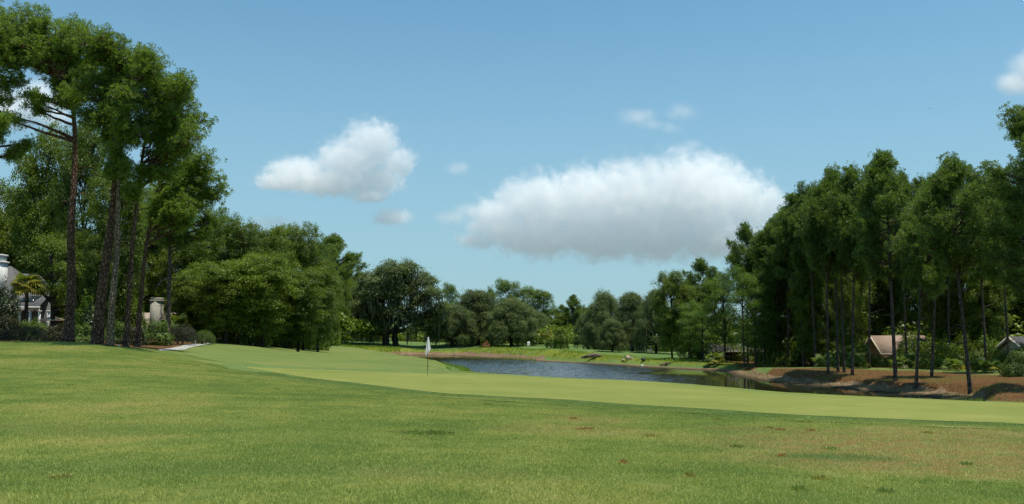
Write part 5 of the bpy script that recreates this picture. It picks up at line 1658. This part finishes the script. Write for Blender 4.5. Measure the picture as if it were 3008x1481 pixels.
rngb = np.random.default_rng(77)
C5 = np.column_stack([rngb.uniform(22, 62, 60000), rngb.uniform(46, 100, 60000)])
sd5 = poly_sd(C5[:, 0], C5[:, 1], POND); tb = fbm(C5[:, 0] / 3.0, C5[:, 1] / 3.0, 3, 61)
ok5 = (sd5 > 1.5) & (poly_sd(C5[:, 0], C5[:, 1], BANK) < 2.0) & (tb > .50)
C5 = C5[ok5][:9000]
blades('bank_grass', C5, .16, .022, M_WEEDO, 5)['label'] = 'sparse olive grass tufts growing through the pine straw bank'
C6 = np.column_stack([rngb.uniform(23, 40, 5000), rngb.uniform(50, 96, 5000)])
sd6 = poly_sd(C6[:, 0], C6[:, 1], POND); C6 = C6[(sd6 > .2) & (sd6 < 3.4) & (C6[:, 0] > 20)][:1500]
blades('bank_grass', C6, .22, .03, M_SHRUB, 6)['label'] = 'small green weeds along the foot of the straw bank'
# ------------------------------------------------------------------ rough grass: real blades, patch by patch
def patch_mesh(seed, size=.62, n=900):
    rng = np.random.default_rng(seed); mb = MB()
    P = np.column_stack([rng.uniform(-size / 2, size / 2, (n, 2)), np.full(n, -.006)])
    k = rng.integers(0, 40, n); cx = rng.uniform(-size / 2, size / 2, (40, 2)); q = rng.random(n) < .6
    P[q, :2] = cx[k[q]] + rng.normal(size=(q.sum(), 2)) * .035
    d = unit(np.array((0, 0, 1.0)) + rng.normal(size=(n, 3)) * .8); d[:, 2] = np.abs(d[:, 2]) + .05
    l = rng.uniform(.022, .050, (n, 1)); a = rng.uniform(0, 6.28, n); s = np.stack([np.cos(a), np.sin(a), 0 * a], 1) * rng.uniform(.0035, .006, (n, 1))
    mb.add(np.stack([P - s, P + s, P + d * l], 1).reshape(-1, 3), np.arange(3 * n).reshape(-1, 3))
    o = mb.build('grass_patch', M_BLADE); COL.objects.unlink(o); return o
M_BLADE, nt, out = new_mat('grass_blades')
c = mixc(nt, 1.0, turf(nt), (3.35, 2.95, 2.75), 'MULTIPLY')
cool = N(nt, 'ShaderNodeAttribute'); cool.attribute_name = 'cool'; cool.attribute_type = 'INSTANCER'
c = mixc(nt, math_(nt, 'MULTIPLY', cool.outputs['Fac'], .7), c, (.15, .30, .10)); g_ = N(nt, 'ShaderNodeNewGeometry'); ri = g_.outputs['Random Per Island']
c = mixc(nt, mrange(nt, ri, .0, 1.0, 0.0, 1.0, False), mixc(nt, .3, c, (.06, .11, .02)), mixc(nt, .4, c, (.42, .44, .21)))
p_ = principled(nt, None, c, .55, .25); t_ = N(nt, 'ShaderNodeBsdfTranslucent'); nt.links.new(mixc(nt, .5, c, (.25, .33, .05)), t_.inputs[0])
mx = N(nt, 'ShaderNodeMixShader'); mx.inputs[0].default_value = .42; nt.links.new(p_.outputs[0], mx.inputs[1]); nt.links.new(t_.outputs[0], mx.inputs[2]); nt.links.new(mx.outputs[0], out.inputs['Surface'])
PATCH = [patch_mesh(i) for i in range(3)]
gx, gy = np.meshgrid(np.arange(-34, 34, .47), np.arange(6.4, 62, .47))
rng = np.random.default_rng(3)
G = np.column_stack([gx.ravel(), gy.ravel()]) + rng.uniform(-.2, .2, (gx.size, 2))
ok = (np.abs(G[:, 0]) < G[:, 1] * .62 + 1.5) & (G[:, 1] < 46 + np.maximum(0, -G[:, 0] - 10) * .8)
G = G[ok]
sdG = poly_sd(G[:, 0], G[:, 1], GREEN)
ok = (sdG > .34) & (poly_sd(G[:, 0], G[:, 1], FAIR) > np.where(sdG < 2.2, 1.2, .3)) & (poly_sd(G[:, 0], G[:, 1], PATH) > .3) & (poly_sd(G[:, 0], G[:, 1], np.array(BED)) > .2) & (poly_sd(G[:, 0], G[:, 1], GREEN) > 0)
behind = (G[:, 0] > -2) & (G[:, 1] > 40)
G = G[ok & ~behind]
GZp = height(G[:, 0], G[:, 1]) + .024 * (poly_sd(G[:, 0], G[:, 1], COLLAR) < .05)
which = rng.integers(0, 3, len(G))
for k in range(3):
    P3 = np.column_stack([G, GZp])[which == k]
    me = bpy.data.meshes.new('rough_grass'); me.vertices.add(len(P3)); me.vertices.foreach_set('co', P3.astype(np.float32).ravel()); me.update()
    sp_ = rng.uniform(0, 6.283, len(P3)); e_ = .25
    gxx = (height(P3[:, 0] + e_, P3[:, 1]) - height(P3[:, 0] - e_, P3[:, 1])) / (2 * e_); gyy = (height(P3[:, 0], P3[:, 1] + e_) - height(P3[:, 0], P3[:, 1] - e_)) / (2 * e_)
    lx_, ly_ = gxx * np.cos(sp_) + gyy * np.sin(sp_), -gxx * np.sin(sp_) + gyy * np.cos(sp_)
    ca_ = me.attributes.new('cool', 'FLOAT', 'POINT'); ca_.data.foreach_set('value', smooth(3.2, .2, poly_sd(P3[:, 0], P3[:, 1], GREEN)).astype(np.float32))
    at_ = me.attributes.new('turn', 'FLOAT_VECTOR', 'POINT'); at_.data.foreach_set('vector', np.column_stack([np.arctan(ly_), -np.arctan(lx_), sp_]).astype(np.float32).ravel())
    o = link('rough_grass', me); tag(o, 'short uneven rough grass covering the near lawn', 'grass', kind='stuff')
    ng = bpy.data.node_groups.new('rough_grass', 'GeometryNodeTree')
    ng.interface.new_socket('Geometry', in_out='INPUT', socket_type='NodeSocketGeometry'); ng.interface.new_socket('Geometry', in_out='OUTPUT', socket_type='NodeSocketGeometry')
    gi, go = ng.nodes.new('NodeGroupInput'), ng.nodes.new('NodeGroupOutput')
    ip = ng.nodes.new('GeometryNodeInstanceOnPoints'); oi = ng.nodes.new('GeometryNodeObjectInfo'); oi.inputs['Object'].default_value = PATCH[k]
    rv = ng.nodes.new('GeometryNodeInputNamedAttribute'); rv.data_type = 'FLOAT_VECTOR'; rv.inputs[0].default_value = 'turn'
    rs = ng.nodes.new('FunctionNodeRandomValue'); rs.data_type = 'FLOAT'; rs.inputs[2].default_value = .8; rs.inputs[3].default_value = 1.25
    ng.links.new(gi.outputs[0], ip.inputs['Points']); ng.links.new(oi.outputs['Geometry'], ip.inputs['Instance'])
    ng.links.new(rv.outputs[0], ip.inputs['Rotation']); ng.links.new(rs.outputs[1], ip.inputs['Scale']); ng.links.new(ip.outputs[0], go.inputs[0])
    md = o.modifiers.new('blades', 'NODES'); md.node_group = ng
# ------------------------------------------------------------------ clouds: real volumes far beyond the woods
def cloud_mat(name, dens):
    m = bpy.data.materials.new(name); m.use_nodes = True
    nt = m.node_tree; nt.nodes.clear()
    out = nt.nodes.new('ShaderNodeOutputMaterial')
    v = nt.nodes.new('ShaderNodeVolumePrincipled')
    v.inputs['Color'].default_value = (1.0, 1.0, 1.0, 1)
    v.inputs['Density'].default_value = dens
    v.inputs['Anisotropy'].default_value = 0.0
    nt.links.new(v.outputs[0], out.inputs['Volume'])
    return m

CLOUD_Y = 3000.0
def cloud(label, blobs, dens, vox, soft, amp, seed, nscale=1.0, base=None):
    """blobs: (px, py, rx, ry) -> ellipsoids at CLOUD_Y; a density grid made once by geometry nodes"""
    s = mpp(CLOUD_Y)
    B = []
    for px, py, rx, ry in blobs:
        c = at(px, py, CLOUD_Y + ((px * 7.3 + py * 3.1) % 40 - 20) * s * .5)
        B.append((c, rx * s * 1.12, max(rx, ry) * s * .5, ry * s * 1.12))
    lo = np.min([c - np.array(r) * 1.35 for c, *r in B], 0); hi = np.max([c + np.array(r) * 1.35 for c, *r in B], 0)
    org = (lo + hi) / 2
    ng = bpy.data.node_groups.new('cloud_density', 'GeometryNodeTree')
    ng.interface.new_socket('Geometry', in_out='INPUT', socket_type='NodeSocketGeometry')
    ng.interface.new_socket('Geometry', in_out='OUTPUT', socket_type='NodeSocketGeometry')
    go = ng.nodes.new('NodeGroupOutput')
    pos = ng.nodes.new('GeometryNodeInputPosition').outputs[0]
    L = ng.links
    tot = None
    nz = ng.nodes.new('ShaderNodeTexNoise')
    sz = np.mean([min(r) for c, *r in B])
    nz.inputs['Scale'].default_value = nscale / sz
    nz.inputs['Detail'].default_value = 7.0; nz.inputs['Roughness'].default_value = 0.66; nz.inputs['Lacunarity'].default_value = 2.2
    off = N(ng, 'ShaderNodeVectorMath', operation='ADD'); off.inputs[1].default_value = (seed * 931.7, seed * 517.3, 0)
    L.new(pos, off.inputs[0]); L.new(off.outputs[0], nz.inputs['Vector'])
    for c, rx, ry, rz in B:
        sub = N(ng, 'ShaderNodeVectorMath', operation='SUBTRACT'); sub.inputs[1].default_value = tuple(c - org); L.new(pos, sub.inputs[0])
        dv = N(ng, 'ShaderNodeVectorMath', operation='DIVIDE'); dv.inputs[1].default_value = (rx, ry, rz); L.new(sub.outputs[0], dv.inputs[0])
        ln = N(ng, 'ShaderNodeVectorMath', operation='LENGTH'); L.new(dv.outputs[0], ln.inputs[0])
        v = math_(ng, 'SUBTRACT', 1.0, ln.outputs['Value'])
        tot = v if tot is None else math_(ng, 'SMOOTH_MAX', tot, v, 0.25)
    n = math_(ng, 'MULTIPLY_ADD', nz.outputs[0], 2.0 * amp, -amp)
    f = math_(ng, 'ADD', tot, n)
    f = math_(ng, 'MULTIPLY', f, 1.0 / soft, None, True)
    f = math_(ng, 'POWER', f, 1.5)
    if base is not None:
        zb = at(blobs[0][0], base, CLOUD_Y)[2] - org[2]
        sp = N(ng, 'ShaderNodeSeparateXYZ'); L.new(pos, sp.inputs[0])
        k = N(ng, 'ShaderNodeMapRange'); k.interpolation_type = 'SMOOTHSTEP'
        L.new(sp.outputs[2], k.inputs[0]); k.inputs[1].default_value = zb; k.inputs[2].default_value = zb + 14 * s
        f = math_(ng, 'MULTIPLY', f, k.outputs[0])
    vc = ng.nodes.new('GeometryNodeVolumeCube')
    L.new(f, vc.inputs['Density'])
    a, b = lo - org, hi - org
    vc.inputs['Min'].default_value = tuple(a); vc.inputs['Max'].default_value = tuple(b)
    for nm, k in (('Resolution X', 0), ('Resolution Y', 1), ('Resolution Z', 2)):
        vc.inputs[nm].default_value = int(max(8, (b - a)[k] / (vox * s)))
    sm = ng.nodes.new('GeometryNodeSetMaterial'); sm.inputs['Material'].default_value = cloud_mat('cloud_vapour', dens / s)
    L.new(vc.outputs[0], sm.inputs['Geometry']); L.new(sm.outputs[0], go.inputs[0])
    o = link('cloud', bpy.data.volumes.new('cloud'))
    o.location = tuple(org)
    md = o.modifiers.new('density', 'NODES'); md.node_group = ng
    return tag(o, label, 'cloud', 'fair weather clouds')

cloud('largest white cloud with flat grey base, above the pond', [(500, 222, 34, 28), (515, 203, 28, 24), (545, 207, 42, 36), (585, 205, 48, 40), (630, 203, 55, 46), (680, 198, 55, 46), (712, 194, 45, 42), (738, 205, 40, 36), (768, 208, 24, 24),
      (540, 236, 50, 24), (600, 238, 52, 24), (655, 236, 54, 28), (708, 168, 12, 10), (715, 236, 52, 26), (482, 240, 22, 10), (765, 236, 30, 22)], .085, 0.65, .42, .9, 1, 1.8, 277)
cloud('two humped white cloud above the wood left of the pond', [(297, 174, 36, 19), (280, 182, 28, 10), (368, 147, 30, 30), (380, 141, 20, 22), (350, 162, 38, 26), (371, 180, 34, 19), (398, 162, 20, 18), (367, 197, 24, 7), (330, 182, 40, 16)], .085, 0.6, .42, .85, 2, 1.7, 213)
cloud('small oval cloud left of the largest cloud, above the big live oak', [(392, 216.5, 23, 10), (386, 220, 16, 7)], .10, 1.0, .6, .5, 3, 1.0)
cloud('tiny faint cloud puff between the two large clouds', [(457, 169, 14, 8), (463, 166, 8, 6)], .05, 1.0, .7, .5, 4, 1.0)
cloud('faint wisp trailing from the left end of the largest cloud', [(452, 218, 20, 9), (470, 210, 20, 8)], .06, 1.0, .8, .55, 5, 1.0)
cloud('small puff at the lower left corner of the largest cloud', [(469, 241, 17, 8), (460, 238, 10, 6)], .08, 1.0, .7, .55, 6, 1.0)
cloud('thin torn wisp high above the largest cloud, left one of the top pair', [(638, 117, 22, 11), (652, 125, 14, 8)], .05, 1.0, .9, .8, 7, .9)
cloud('thin torn wisp high above the largest cloud, right one of the top pair', [(681, 112, 20, 12), (672, 128, 14, 8)], .035, 1.0, .9, .85, 8, .9)
cloud('thin wisp just above the peak of the largest cloud', [(682, 150, 18, 9), (692, 144, 12, 6)], .05, 1.0, .9, .8, 9, .9)
cloud('faint low cloud resting on the tops of the wood', [(272, 222, 26, 9), (298, 230, 20, 8)], .05, 1.2, .8, .5, 10, 1.0)
cloud('cloud cut by the right edge, above the large dark pine', [(1040, 68, 34, 20), (1016, 84, 26, 14), (1062, 55, 40, 26)], .09, 1.3, .7, .45, 11, 1.0)
cloud('white cloud seen through the limbs of the left pines', [(36, 102, 34, 26), (10, 112, 36, 22), (-20, 105, 40, 30), (55, 118, 20, 16)], .10, 1.4, .7, .5, 12, 1.2)
cloud('low cloud behind the trees at the left edge', [(-8, 212, 40, 22), (-40, 205, 40, 28)], .10, 1.6, .6, .5, 13, 1.0)
